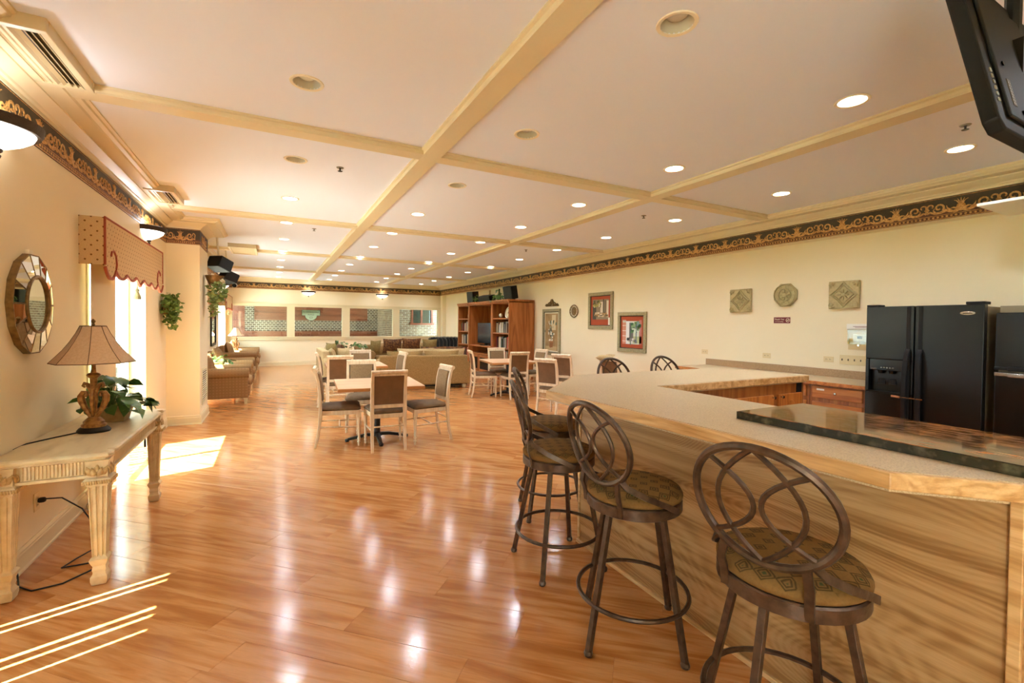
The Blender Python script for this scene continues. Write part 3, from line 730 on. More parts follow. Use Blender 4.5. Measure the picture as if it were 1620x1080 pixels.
for i in range(NF):
    a, b = A[i], A[(i + 1) % NF]
    g = .02
    q = []
    for aa, k, x in ((a + g, .97, .034), (b - g, .97, .034), (b - g * 1.6, .56, .05), (a + g * 1.6, .56, .05)):
        y, z = el(aa, k, k); q.append((x, y, z))
    m = M(); m.loft([[(p[0] - .005, p[1], p[2]) for p in q], q]); obj('mirror_facet', m, m_mirror, t, smooth=0)
    y0, z0 = el(a, .97, .97); y1, z1 = el(a, .56, .56)
    obj('came', M().tube([(.034, y0, z0), (.05, y1, z1)], .003, 5), m_antique, t)
obj('inner_rim', M().tube([(.05, *el(2*PI*i/32, .555, .555)) for i in range(32)], .009, 8, closed=True, up=(1, 0, 0)), m_antique, t)
obj('mirror_plate', M().loft([[(.03, *el(2*PI*i/32, .55, .55)) for i in range(32)], [(.045, *el(2*PI*i/32, .55, .55)) for i in range(32)]]), m_mirror, t, smooth=20)
obj('hanger', M().box(0, .02, -.03, .03, HH - .005, HH + .022), m_trimlite, t, smooth=0, bev=.004)

# valances
def valance(y0, y1, xf, zt, zs, zb, lab, nlob=3, tas=True, flip=False):
    t = thing('window_valance', lab, 'valance', (XL, y0, 0), 0, 'window valances')
    L = y1 - y0; d = xf - XL
    def zlow(s):                       # lower edge of the front along 0..1
        s = min(s, 1 - s) * 2; sc_ = .26
        if s < sc_: return zb + (zs - zb) * .0 + (zs - zb) * (abs(s / sc_ * 2 - 1) ** 2.2) * (1.0 if s > sc_ / 2 else .9)
        u = (s - sc_) / (1 - sc_); base_ = zs - .02
        k = 2.5; f = (u * k) % 1.0; i = int(u * k)
        if i == 2: return base_ - (.075) * (f * 2) ** 1.4 * .9
        return base_ - .05 * (1 - abs(f * 2 - 1) ** 2.2) * (1 - .25 * i)
    n = 96
    low = [(L * i / n, zlow(i / n)) for i in range(n + 1)]
    fr = M(); th = .014
    for i in range(n):
        (a, za), (b, zb_) = low[i], low[i + 1]
        fr.add([(d - th, a, za), (d, a, za), (d, b, zb_), (d - th, b, zb_), (d - th, a, zt), (d, a, zt), (d, b, zt), (d - th, b, zt)], [(0, 1, 2, 3), (4, 7, 6, 5), (1, 5, 6, 2), (0, 3, 7, 4)] + ([(0, 4, 5, 1)] if i == 0 else []) + ([(3, 2, 6, 7)] if i == n - 1 else []))
    obj('front_panel', fr, m_val, t, smooth=20)
    obj('side_panel', M().box(0, d - th - .001, 0, .014, zs, zt), m_val, t, smooth=0)
    obj('side_panel', M().box(0, d - th - .001, L - .014, L, zs, zt), m_val, t, smooth=0)
    obj('top_board', M().box(0, d - th, .014, L - .014, zt - .02, zt - .001), m_val, t, smooth=0)
    pp = [(d + .002, a, z - .004) for a, z in low]
    obj('edge_piping', M().sweep(pp, [(-.007, -.016), (.007, -.016), (.007, .006), (-.007, .006)], up=(1, 0, 0)) if False else M().sweep(pp, [(-.009, -.018), (.009, -.018), (.009, .004), (-.009, .004)], up=(0, 0, 1)), m_red, t, smooth=30)
    obj('top_piping', M().tube([(d, 0, zs), (d, 0, zt), (d, L, zt), (d, L, zs)], .009, 6, up=(1, 0.01, 0)), m_red, t)
    for sg, yo in ((1, .0), (-1, L)):
        w_ = L * .13
        sp = [(d + .003, yo + sg * (w_ + .0), zlow(.13) + .01), (d + .003, yo + sg * w_ * 1.06, zs + .03), (d + .003, yo + sg * w_ * .98, zs + .1), (d + .003, yo + sg * w_ * .78, zs + .135), (d + .003, yo + sg * w_ * .56, zs + .12), (d + .003, yo + sg * w_ * .5, zs + .085)]
        obj('scroll_piping', M().tube(sp, .009, 6, up=(1, .01, 0)), m_red, t)
    if tas:
        z = zlow(.5) - .012; y = L / 2; x = d - .02
        a = obj('tassel', M().lathe([(.001, z - .13), (.032, z - .128), (.03, z - .1), (.016, z - .062), (.012, z - .055)], 10, T((x, y, 0))), m_tassel, t)
        obj('tassel_knot', M().lathe([(.012, z - .055), (.019, z - .045), (.016, z - .03), (.006, z - .02), (.003, z + .02), (.001, z + .021)], 8, T((x, y, 0))), m_tassel, a)
    return t
valance(4.70, 6.83, -1.17, 2.31, 1.935, 1.845, 'large cream dotted valance with rust scrolled edge and tassel above the lamp table window')
valance(9.6, 11.65, -1.15, 2.28, 1.94, 1.84, 'cream valance mostly hidden behind the flower basket, rust edge showing')
valance(14.85, 17.2, -1.14, 2.27, 1.92, 1.82, 'small far cream valance with rust scalloped edge before the far wall')

# vertical blinds: a stack beside the middle window and closed vanes with slits in the near one
t = thing('vertical_blind', 'beige vertical vanes drawn to the near side of the valance window', 'blind', (XL, 4.77, 0))
for k in range(6): obj('vane', M().box(-.05, .05, -.0015, .0015, .03, 2.0, T((.062, .045 + k * .094, 0), rz=rad(80))), m_vane, t, smooth=0)
obj('head_rail', M().box(.05, .09, 0, .5, 2.0, 2.04), m_white, t, smooth=0)
t = thing('vertical_blind', 'closed vertical vanes in the near window outside the photo, letting sun through slits', 'blind', (XL, .9, 0))
slits = sorted([(3.055, .022), (2.985, .02), (2.70, .024), (2.625, .02), (2.50, .014), (2.12, .05), (1.75, .02)])
yy = .88
cuts = []
for c, wd in slits: cuts.append((yy, c - wd / 2)); yy = c + wd / 2
cuts.append((yy, 3.3))
for a, b in cuts: obj('vane', M().box(.02, .023, a - .9, b - .9, .0, 2.16), m_vane, t, smooth=0)
# railing outside the middle window
t = thing('patio_railing', 'dark slatted railing outside the window behind the lamp table', 'railing', (XL - .3, 4.6, -.06))
obj('top_rail', M().box(-.02, .02, 0, 2.4, 1.0, 1.05), m_rail, t, smooth=0)
for k in range(20): obj('baluster', M().box(-.012, .012, .04 + k * .12, .065 + k * .12, 0, 1.0), m_rail, t, smooth=0)
# hedge outside
for k in range(5):
    hb = M()
    for q in range(60):
        x, y, z = RND.gauss(0, .35), RND.gauss(0, .7), .2 + abs(RND.gauss(0, .7)); 
        for e in range(3): hb.leaf(T((x + RND.gauss(0, .1), y + RND.gauss(0, .1), z), RND.uniform(-1, 1), RND.uniform(-1, 1), RND.uniform(0, 6)), .22, .16)
    o = obj('garden_shrub', hb, m_hedge, smooth=0, loc=(-6.6 - (k % 2) * .5, 2.5 + k * 3.4, -.3), weld=False); tag(o, 'green garden shrub outside the left windows, %s from the camera end' % ORD[k], 'shrub', 'shrubs outside'); 

# outlet under the console
def outlet(x, y, z, rz, lab, vert=True, name='wall_outlet'):
    t = thing(name, lab, 'outlet', (x, y, z), rz)
    a, b = (.036, .058) if vert else (.058, .036)
    obj('plate', M().box(-a, a, 0, .006, -b, b), m_ivory, t, smooth=0, bev=.0015)
    for s in (-1, 1):
        c = (0, s * .021) if vert else (s * .021, 0)
        k = obj('socket', M().lathe([(0, 0), (.015, 0), (.0155, .003), (0, .003)], 12, T((c[0], .0055, c[1]), rx=-rad(90))), m_ivory, t)
        for q in (-.006, .006): obj('slot', M().box(c[0] + q - .0018, c[0] + q + .0018, .008, .0092, c[1] - .005, c[1] + .006), m_slot, k, smooth=0)
    return t
outlet(XL, 3.95, .34, -PI/2, 'ivory wall outlet under the carved console table with a black plug in it')

# console table
CX0, CX1, CY0, CY1, CH = -1.315, -.80, 3.30, 4.78, .755
t = thing('console_table', 'cream crackled console table with carved fluted legs against the left wall', 'table', ((CX0 + CX1) / 2, (CY0 + CY1) / 2, 0))
ox, oy = (CX0 + CX1) / 2, (CY0 + CY1) / 2
hx, hy = (CX1 - CX0) / 2, (CY1 - CY0) / 2
def top_poly(d):
    X, Y = hx - d, hy - d; n = .075
    pts = []
    for sx, sy in ((1, -1), (1, 1), (-1, 1), (-1, -1)):
        if sx > 0:
            c = [(X, Y - .16), (X - .012, Y - .13), (X - .035, Y - .115), (X - .03, Y - .09), (X, Y - .07), (X + .004, Y - .03), (X - .012, Y - .004), (X - .05, Y), (X - .1, Y)]
            if sy < 0: pts += [(p[0], -p[1]) for p in reversed(c)]
            else: pts += c
        else: pts.append((-X, sy * Y))
    return pts
def ring3(d, z): return [(x, y, z) for x, y in top_poly(d)]
obj('tabletop', M().loft([ring3(.028, .712), ring3(.018, .716), ring3(.02, .724), ring3(.006, .73), ring3(0, .738), ring3(.002, .748), ring3(.012, .755)]), m_crackle, t, smooth=25)
LX, LY = hx - .065, hy - .065
def sqring(a, z, flute=0.0, n=3):
    pts = []
    for s in range(4):
        ang = s * PI / 2; ca_, sa_ = math.cos(ang), math.sin(ang)
        seq = [(-a, a)]
        for k in range(n):
            c = -a + (k + .5) * 2 * a / n; wd = a / n * .62
            seq += [(c - wd, a), (c - wd * .7, a - flute), (c + wd * .7, a - flute), (c + wd, a)]
        for x, y in seq: pts.append((x * ca_ + y * sa_, -x * sa_ + y * ca_, z))
    return pts
def plain(a, z): return sqring(a, z, 0.0)
for sx, sy in ((1, -1), (1, 1), (-1, -1), (-1, 1)):
    lx, ly = sx * LX, sy * LY; Tm = T((lx, ly, 0))
    lg = obj('leg', M().loft([plain(.042, .150), plain(.036, .158), sqring(.030, .165), sqring(.030, .172, .007), sqring(.043, .56, .009), sqring(.0435, .568), plain(.047, .572), plain(.047, .582)], Tm), m_crackle, t, smooth=20)
    obj('foot', M().loft([plain(.022, 0), plain(.032, .006), plain(.037, .03), plain(.037, .052), plain(.03, .062), plain(.027, .075), plain(.031, .09), plain(.028, .11), plain(.036, .13), plain(.042, .15)], Tm), m_crackle, lg, smooth=20)
    cp = obj('capital', M().loft([plain(.046, .58), plain(.058, .588), plain(.062, .60), plain(.055, .612), plain(.045, .62), plain(.048, .7), plain(.052, .714)], Tm), m_crackle, lg, smooth=20)
    ga = M()
    for s in range(4):
        for k in range(11):
            x = -.055 + k * .011
            ga.box(x - .0035, x + .0035, .052, .066, .584, .604, Tm @ T(rz=s * PI / 2))
    obj('gadroon', ga, m_gilding, lg, smooth=0)
    ac = M()
    for s in range(4):
        for k, (x, l, tilt) in enumerate(((-.034, .062, -.5), (0, .07, 0), (.034, .062, .5), (-.018, .05, -.25), (.018, .05, .25))):
            ac.leaf(Tm @ T(rz=s * PI / 2) @ T((x * .55, .05 + (.004 if k < 3 else .009), .628)) @ Matrix.Rotation(tilt, 4, 'Y') @ Matrix.Rotation(rad(84), 4, 'X'), l, .03, -.25)
    o = obj('acanthus', ac, m_gilding, lg, smooth=40, weld=False); sm = o.modifiers.new('thick', 'SOLIDIFY'); sm.thickness = .004
ap = M()
ap.box(-LX, LX, -LY - .012, -LY + .012, .625, .712).box(-LX, LX, LY - .012, LY + .012, .625, .712).box(LX - .012, LX + .012, -LY, LY, .625, .712).box(-LX - .012, -LX + .012, -LY, LY, .625, .712)
obj('apron', ap, m_crackle, t, smooth=0)
mo_ = M()
mo_.box(-LX + .04, LX - .04, -LY - .026, -LY, .612, .63).box(LX, LX + .026, -LY + .04, LY - .04, .612, .63)
obj('apron_moulding', mo_, m_crackle, t, smooth=0, bev=.004)
for k in range(17):
    x = -LX + .07 + k * (2 * LX - .14) / 16
    obj('flute', M().prism([(x - .0055, -LY - .011), (x - .0035, -LY - .019), (x + .0035, -LY - .019), (x + .0055, -LY - .011)], .636, .706), m_crackle, t, smooth=0)
for k in range(48):
    y = -LY + .07 + k * (2 * LY - .14) / 47
    obj('flute', M().prism([(LX + .011, y - .005), (LX + .019, y - .0035), (LX + .019, y + .0035), (LX + .011, y + .005)], .636, .706), m_crackle, t, smooth=0)
CT = CH
# table lamps
def lamp(x, y, z, lab, k=1.0):
    t = thing('table_lamp', lab, 'lamp', (x, y, z), rad(75))
    obj('base', M().lathe([(.0, 0), (.088, 0), (.092, .012), (.08, .028), (.07, .034), (0, .034)], 22, sx=.82), m_black, t)
    obj('plinth', M().lathe([(0, .033), (.066, .034), (.068, .05), (.056, .058), (.058, .07), (.04, .09), (.03, .1), (0, .1)], 18, sx=.85), m_gilt, t)
    # two scrolled supports, like winged legs
    for sg in (1, -1):
        pts = [(0, sg * .012, .095), (0, sg * .03, .125), (0, sg * .052, .165), (0, sg * .068, .205), (0, sg * .072, .238), (0, sg * .06, .262), (0, sg * .042, .262), (0, sg * .036, .245), (0, sg * .046, .235)]
        obj('scroll_support', M().tube(pts, .019, 8, up=(1, .01, 0), scale=[.8, .75, .9, 1.1, 1.05, .8, .6, .5, .4]), m_gilt, t)
        vol = [(0, sg * .012, .26), (0, sg * .022, .29), (0, sg * .034, .315), (0, sg * .052, .322), (0, sg * .06, .306), (0, sg * .048, .296)]
        obj('volute', M().tube(vol, .013, 8, up=(1, .01, 0), scale=[.9, 1, 1, .9, .7, .5]), m_gilt, t)
        obj('acanthus', M().tube([(.0, sg * .052, .165), (.008, sg * .066, .2), (.008, sg * .07, .235)], .012, 6, up=(1, .01, 0), scale=[.4, 1.1, .6]), m_gilt, t)
    for sg in (1, -1):
        obj('fluted_leg', M().tube([(sg * .006, 0, .09), (sg * .012, 0, .14), (sg * .018, 0, .2), (sg * .016, 0, .25), (sg * .01, 0, .28)], .012, 8, up=(0, 1, .01), scale=[.8, .8, 1.15, 1.2, .8]), m_gilt, t)
    obj('column', M().lathe([(.016, .26), (.018, .3), (.02, .355), (.034, .37), (.038, .378), (.03, .388), (.014, .395), (.012, .43), (.011, .47)], 16), m_gilt, t)
    sh = M(); n = 8; pr = [(.218, .462), (.186, .50), (.150, .545), (.115, .6), (.086, .655), (.066, .702)]
    def oct_(r, z): return [(r * math.cos(2*PI*(i + .5)/n), r * math.sin(2*PI*(i + .5)/n), z) for i in range(n)]
    outer = [oct_(r, z) for r, z in pr]; inner = [oct_(r - .004, z) for r, z in reversed(pr)]
    s_ = obj('shade', M().loft(outer + inner, closed=True), m_shade, t, smooth=25)
    for i in range(n):
        obj('seam', M().tube([(r * math.cos(2*PI*(i + .5)/n), r * math.sin(2*PI*(i + .5)/n), zz) for r, zz in pr], .0022, 5), m_piping, s_)
    for r, zz in (pr[0], pr[-1]):
        q = oct_(r, zz); obj('trim', M().tube(q, .003, 5, closed=True, up=(0, 0, 1)), m_piping, s_)
    obj('spider', M().tube([(-.062, 0, .70), (.062, 0, .70)], .002, 5).tube([(0, -.062, .70), (0, .062, .70)], .002, 5).tube([(0, 0, .47), (0, 0, .71)], .004, 6), m_antique, t)
    obj('finial', M().lathe([(.006, .705), (.01, .712), (.006, .72), (.012, .73), (.012, .738), (.004, .748), (.001, .75)], 10), m_antique, t)
    return t
lampA = lamp(-1.05, 3.97, CT, 'gilt scroll table lamp with bell shade, standing on the carved console table')
# its cord
t = tag(obj('lamp_cord', M().tube([(-1.12, 3.95, CT + .006), (-1.2, 3.86, CT + .004), (-1.29, 3.72, CT + .004), (-1.322, 3.66, CT - .01), (-1.322, 3.66, .4), (-1.318, 3.64, .12), (-1.29, 3.6, .03), (-1.25, 3.5, .006), (-1.17, 3.42, .005), (-1.05, 3.44, .005), (-.93, 3.58, .005), (-.93, 3.66, .005), (-1.02, 3.66, .005), (-1.12, 3.66, .005), (-1.08, 3.75, .01), (-1.0, 3.83, .03), (-1.03, 3.93, .12), (-1.12, 4.0, .24), (-1.22, 4.0, .33), (-1.29, 3.97, .345)], .0045, 6), m_cord, smooth=60), 'black lamp cord trailing from the console table across the floor to the outlet', 'cord')
obj('plug', M().ell((-1.302, 3.955, .345), (.022, .014, .017), 8, 6, .7), m_cord, t)

# plants
def pothos(x, y, z, lab, n=46, spread=.3, big=.1, seed=3, pot=True, name='potted_pothos', hang=0.0):
    r = random.Random(seed); t = thing(name, lab, 'plant', (x, y, z))
    if pot:
        obj('pot', M().loft([[(a, b, 0) for a, b in ((-.085, -.085), (.085, -.085), (.085, .085), (-.085, .085))], [(a, b, .115) for a, b in ((-.105, -.105), (.105, -.105), (.105, .105), (-.105, .105))], [(a, b, .115) for a, b in ((-.095, -.095), (.095, -.095), (.095, .095), (-.095, .095))], [(a, b, .1) for a, b in ((-.09, -.09), (.09, -.09), (.09, .09), (-.09, .09))]]), m_pot, t, smooth=0, bev=.006)
        obj('soil', M().box(-.09, .09, -.09, .09, .08, .1), m_soil, t, smooth=0)
    protos = [M().leaf(T(), big * k, big * k * .85, .35) for k in (1.0, .8, 1.15)]
    ms = [None, None, None]
    st = M()
    for k in range(n):
        a = r.uniform(0, 2 * PI); rr = spread * (r.random() ** .6); zz = .1 + .22 * (1 - rr / spread) * r.uniform(.3, 1.3) + r.uniform(-.03, .05) - hang * max(0, rr / spread - .6)
        if y > 4 and x < -1 and x + rr * math.cos(a) < XL + .14: a = PI - a
        px, py = rr * math.cos(a), rr * math.sin(a); zz = max(zz, .03)
        st.tube([(0, 0, .09), (px * .5, py * .5, zz * .75 + .06), (px, py, zz)], .0022, 4)
        mm = T((px, py, zz), r.uniform(-.9, .3), r.uniform(-.7, .7), a + r.uniform(-.7, .7) - PI / 2)
        j = r.randrange(3)
        if ms[j] is None: o = obj('leaf', protos[j], m_leaf, t, smooth=60); ms[j] = o
        else: o = ms[j].copy(); col.objects.link(o); o.parent = t
        o.matrix_local = mm
    obj('stems', st, m_ivy, t)
    return t
pothos(-1.05, 4.36, CT, 'potted pothos with variegated leaves behind the lamp on the console table', 64, .215, .1, 5)
def ivy_mass(m, n, r, c, s, lf, droop):
    for k in range(n):
        while True:
            u, v, q = r.uniform(-1, 1), r.uniform(-1, 1), r.uniform(-1, 1)
            if u*u + v*v + q*q <= 1: break
        m.leaf(T((c[0] + u * s[0], c[1] + v * s[1], c[2] + q * s[2]), r.uniform(-1, 1), r.uniform(-1, 1), r.uniform(0, 6.3)), lf * r.uniform(.7, 1.2), lf * .9, droop)
t = thing('wall_ivy', 'bushy green ivy in a wall pocket beside the dotted valance', 'plant', (XL, 7.66, 1.66))
r_ = random.Random(2); m = M(); ivy_mass(m, 240, r_, (.11, 0, .05), (.11, .2, .17), .06, .3); ivy_mass(m, 90, r_, (.11, .02, -.15), (.08, .11, .13), .055, .3)
o = obj('foliage', m, m_ivy, t, smooth=0, weld=False)
obj('wall_pocket', M().ell((.05, 0, .0), (.05, .07, .09), 10, 6), m_antique, t)
t = thing('flower_basket', 'hanging basket of cream flowers and trailing ivy on the wall projection', 'plant', (BX + .03, 8.42, 2.0))
m = M(); ivy_mass(m, 150, r_, (.15, 0, -.05), (.12, .2, .18), .07, .3); ivy_mass(m, 90, r_, (.1, -.05, -.27), (.06, .12, .2), .055, .3)
obj('foliage', m, m_palegreen, t, smooth=0, weld=False)
obj('basket', M().lathe([(.0, .02), (.06, .02), (.1, .12), (.13, .2), (.12, .2), (.09, .12), (0, .05)], 12, T((.11, 0, 0))), m_antique, t)
for k in range(9):
    fx, fy, fz = .13 + r_.uniform(-.03, .14), r_.uniform(-.2, .2), .1 + r_.uniform(-.08, .1)
    fm = M()
    for q in range(6): fm.leaf(T((fx, fy, fz)) @ Matrix.Rotation(q * PI / 3, 4, Vector((.8, -.6, .2))) @ Matrix.Rotation(rad(35), 4, 'X'), .055, .04, .2)
    obj('bloom', fm, m_flower, t, smooth=0, weld=False)
t = thing('hanging_mirror', 'narrow dark-framed wall mirror beyond the wall projection', 'mirror', (XL, 13.65, 1.42))
obj('frame', M().box(0, .035, -.5, -.44, -.54, .54).box(0, .035, .44, .5, -.54, .54).box(0, .035, -.44, .44, .48, .54).box(0, .035, -.44, .44, -.54, -.48), m_black, t, smooth=0, bev=.006)
obj('mirror_plate', M().box(0, .018, -.44, .44, -.48, .48), m_mirror, t, smooth=0)

# lounge armchairs
def make_armchair():
    t = thing('armchair', 'x', 'armchair')      # faces local +y; back at -y
    W = .5
    obj('seat_base', M().box(-W + .14, W - .14, -.4, .42, .14, .33), m_armchair, t, smooth=0, bev=.015)
    obj('seat_cushion', M().ell((0, .06, .39), (.35, .4, .085), 20, 8, .35), m_armchair, t, smooth=60)
    for s in (-1, 1):
        a = obj('arm', M().box(s * .43 - .07, s * .43 + .07, -.42, .40, .12, .56), m_armchair, t, smooth=0, bev=.012)
        obj('arm_roll', M().lathe([(.02, -.43), (.085, -.42), (.095, -.4), (.095, .39), (.085, .415), (.02, .42)], 14, T((s * .44, 0, .56), rx=-rad(90))), m_armchair, a)
    obj('backrest', M().loft([[(x, y, z) for x, y in ((-.42, -.47 - z * .05), (.42, -.47 - z * .05), (.42, -.28 - z * .1), (-.42, -.28 - z * .1))] for z in (.14, .5, .82)]), m_armchair, t, smooth=0, bev=.04)
    obj('back_cushion', M().pillow(.36, .27, .11, T((0, -.27, .66), rx=rad(102))), m_armchair, t, smooth=60)
    for sx in (-.4, .4):
        for sy in (-.38, .36): obj('leg', M().loft([[(sx + a, sy + b, 0) for a, b in ((-.02, -.02), (.02, -.02), (.02, .02), (-.02, .02))], [(sx + a, sy + b, .14) for a, b in ((-.035, -.035), (.035, -.035), (.035, .035), (-.035, .035))]]), m_creamleg, t, smooth=0)
    return t
ac0 = make_armchair(); ac0.location = (-.785, 9.98, 0); ac0.rotation_euler = (0, 0, -PI/2); ac0['label'] = 'tan patterned rolled-arm armchair nearest the wall projection'; ac0['group'] = 'lounge armchairs'
dup(ac0, (-.785, 11.95, 0), -PI/2, 'tan patterned rolled-arm armchair behind the first one, past the flower table', 'lounge armchairs')
dup(ac0, (-.79, 14.95, 0), -PI/2, 'tan armchair before the lamp table in the far left corner', 'lounge armchairs')
dup(ac0, (-.785, 16.85, 0), -PI/2, 'tan armchair in the far left corner beyond the lamp', 'lounge armchairs')
def side_table(x, y, a, b, h, lab):
    t = thing('side_table', lab, 'table', (x, y, 0))
    obj('tabletop', M().box(-a, a, -b, b, h - .035, h), m_cherry, t, smooth=0, bev=.006)
    obj('shelf', M().box(-a + .03, a - .03, -b + .03, b - .03, .16, .18), m_cherry, t, smooth=0)
    for sx in (-1, 1):
        for sy in (-1, 1): obj('leg', M().box(sx * (a - .05) - .02, sx * (a - .05) + .02, sy * (b - .05) - .02, sy * (b - .05) + .02, 0, h - .035), m_cherry, t, smooth=0)
side_table(-.95, 10.97, .3, .26, .56, 'small dark side table between the two nearer armchairs')
side_table(-.93, 15.92, .3, .3, .60, 'small side table between the two far armchairs, holding a lamp')
lampB = lamp(-.95, 15.9, .60, 'table lamp with a pale bell shade in the far left corner')
pothos(-.98, 10.95, .56, 'leafy pale green arrangement on the table between the nearer armchairs', 40, .24, .09, 9)
# ------------------------------------------------------------------ bar
TOPZ = 1.065
ctr = [(1.60, 2.55), (1.655, .68), (2.45, -.15), (4.2, -.15), (4.2, .48), (2.47, .48), (2.47, 2.40), (4.32, 2.40), (4.32, 2.95), (4.06, 3.25), (2.33, 3.25)]
def grow(poly, d):
    n = len(poly); o = []
    for i in range(n):
        a, b, c = Vector(poly[i-1]), Vector(poly[i]), Vector(poly[(i+1) % n])
        u, v = (b - a).normalized(), (c - b).normalized(); n1, n2 = Vector((u.y, -u.x)), Vector((v.y, -v.x))
        k = n1 + n2; k = k / (k.length_squared / 2); o.append((b.x + k.x * d, b.y + k.y * d))
    return o
t = thing('bar_worktop', 'speckled beige U-shaped bar worktop with an oak edge', 'worktop', (0, 0, 0))
t.location = (2.4, 2.0, 0)
inv = T((-2.4, -2.0, 0))
obj('laminate_top', M().prism(grow(ctr, -.016), 1.0, TOPZ, inv), m_lam, t, smooth=0)
obj('oak_edge', M().prism(grow(ctr, 0), 1.010, 1.0625, inv), m_oakedge, t, smooth=0, bev=.004)
body = [(1.88, 2.55), (1.88, .46), (2.42, .04), (4.15, .04), (4.15, .44), (2.43, .44), (2.43, 2.45), (4.285, 2.45), (4.285, 2.93), (4.03, 2.99), (2.32, 2.99)]
t = thing('panelled_bar', 'light oak panelled bar base behind the bar stools', 'bar', (2.4, 2.0, 0))
obj('oak_panel', M().prism(body, 0, 1.01, inv), m_oak, t, smooth=0)
obj('base_strip', M().prism([(1.862, 2.56), (1.862, .455), (1.88, .455), (1.88, 2.56)], 0, .022, inv), m_oakedge, t, smooth=0, bev=.004)
obj('corner_trim', M().box(1.866, 1.882, .45, .48, .02, 1.01, inv), m_oakedge, t, smooth=0, bev=.003)
obj('corner_trim', M().box(1.872, 1.884, 2.535, 2.555, .02, 1.01, inv), m_oakedge, t, smooth=0, bev=.002)
# cabinets on the inner face of the back run
t = thing('bar_cabinet', 'honey oak cabinet under the far run of the bar, with arched doors', 'cabinet', (3.4, 2.45, 0))
obj('face_frame', M().box(-.93, .885, -.018, -.001, .08, 1.008), m_cabshade, t, smooth=0)
def arch_door(x0, x1, z0, z1, par, knob_side):
    d = obj('door', M().box(x0, x1, -.036, -.018, z0, z1), m_cabv, par, smooth=0, bev=.004)
    w_ = (x1 - x0); a, b = x0 + .06, x1 - .06
    pts = [(a, z0 + .06), (b, z0 + .06), (b, z1 - .13)]
    for i in range(1, 12):
        u = i / 12; x = b + (a - b) * u; pts.append((x, z1 - .13 + .075 * max(0, math.sin(PI * u)) ** 1.6))
    pts.append((a, z1 - .13))
    obj('raised_panel', M().prism([(x, z) for x, z in pts], 0, .008, T((0, -.036, 0), rx=rad(90))), m_cabv, d, smooth=0, bev=.004)
    kx = x0 + .025 if knob_side < 0 else x1 - .025
    obj('knob', M().lathe([(.006, 0), (.006, .012), (.014, .02), (.012, .028), (0, .03)], 12, T((kx, -.036, z1 - .02), rx=rad(90))), m_chrome, d)
arch_door(-.86, -.24, .14, .912, t, 1); arch_door(-.2, .43, .14, .912, t, 1); arch_door(.5, .84, .14, .912, t, -1)
obj('outlet_plate', M().box(.775, .85, -.026, -.018, .915, 1.0), m_blackmat, t, smooth=0, bev=.002)
# granite slab on the near run
t = thing('granite_slab', 'dark polished granite slab on the near run of the bar', 'slab', (2.17, .55, TOPZ))
gp = [(-.225, .855), (-.225, -.5), (.3, -.5), (.3, .855)]
obj('polished_top', M().prism([(-.222, .852), (-.222, -.5), (.297, -.5), (.297, .852)], .001, .036), m_granite, t, smooth=0, bev=.002)
obj('rough_edge', M().prism([(-.2255, .8555), (-.2255, -.5), (-.2215, -.5), (-.2215, .8515), (.2975, .8515), (.2975, -.5), (.3005, -.5), (.3005, .8555)], .001, .034), m_marble_edge, t, smooth=0)

# ------------------------------------------------------------------ kitchen side of the right wall
t = thing('wall_worktop', 'speckled worktop with a backsplash along the right wall', 'worktop', (5.75, 3.7, 0))
obj('laminate_top', M().box(-.33, .345, -1.25, 1.25, .862, .895), m_lam, t, smooth=0)
obj('oak_edge', M().box(-.352, -.33, -1.25, 1.25, .858, .896), m_cab, t, smooth=0, bev=.003)
obj('backsplash', M().box(.325, .348, -1.25, 1.25, .895, .99), m_splash, t, smooth=0, bev=.002)
def base_cab(y0, y1, lab, zs, label_strip=False):
    yc = (y0 + y1) / 2; h = (y1 - y0) / 2
    t = thing('drawer_cabinet', lab, 'cabinet', (5.45, yc, 0), 0, 'drawer cabinets')
    obj('body', M().box(0, .64, -h, h, .1, .857), m_cabshade, t, smooth=0)
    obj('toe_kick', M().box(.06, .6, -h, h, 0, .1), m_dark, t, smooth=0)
    for a, b in zs:
        d = obj('drawer', M().box(-.019, 0, -h + .03, h - .03, a, b), wood_y, t, smooth=0, bev=.006)
        obj('knob', M().lathe([(.006, 0), (.006, .012), (.014, .02), (.012, .028), (0, .03)], 12, T((-.019, 0, (a + b) / 2), ry=-rad(90))), m_chrome, d)
        if label_strip and (a, b) == zs[0]: obj('label_strip', M().box(-.0205, -.0185, .12, .2, b - .045, b - .025), m_white, d, smooth=0)
wood_y = wood('honey_oak_drawer', 'b06a2c', '96521d', 'c07d3c', 1, rough=0.38, sc_=9.0, per=0.05)
base_cab(2.455, 3.015, 'honey oak drawer cabinet directly left of the large refrigerator', [(.71, .84), (.5, .665), (.3, .46), (.13, .26)], True)
base_cab(3.02, 3.66, 'honey oak drawer cabinet second from the refrigerator, beside the bar end', [(.71, .84), (.5, .665), (.3, .46), (.13, .26)])
base_cab(3.665, 4.3, 'honey oak drawer cabinet behind the far run of the bar', [(.71, .84), (.5, .665), (.3, .46), (.13, .26)])
base_cab(4.305, 4.94, 'honey oak drawer cabinet at the far end of the wall worktop', [(.71, .84), (.5, .665), (.3, .46), (.13, .26)])

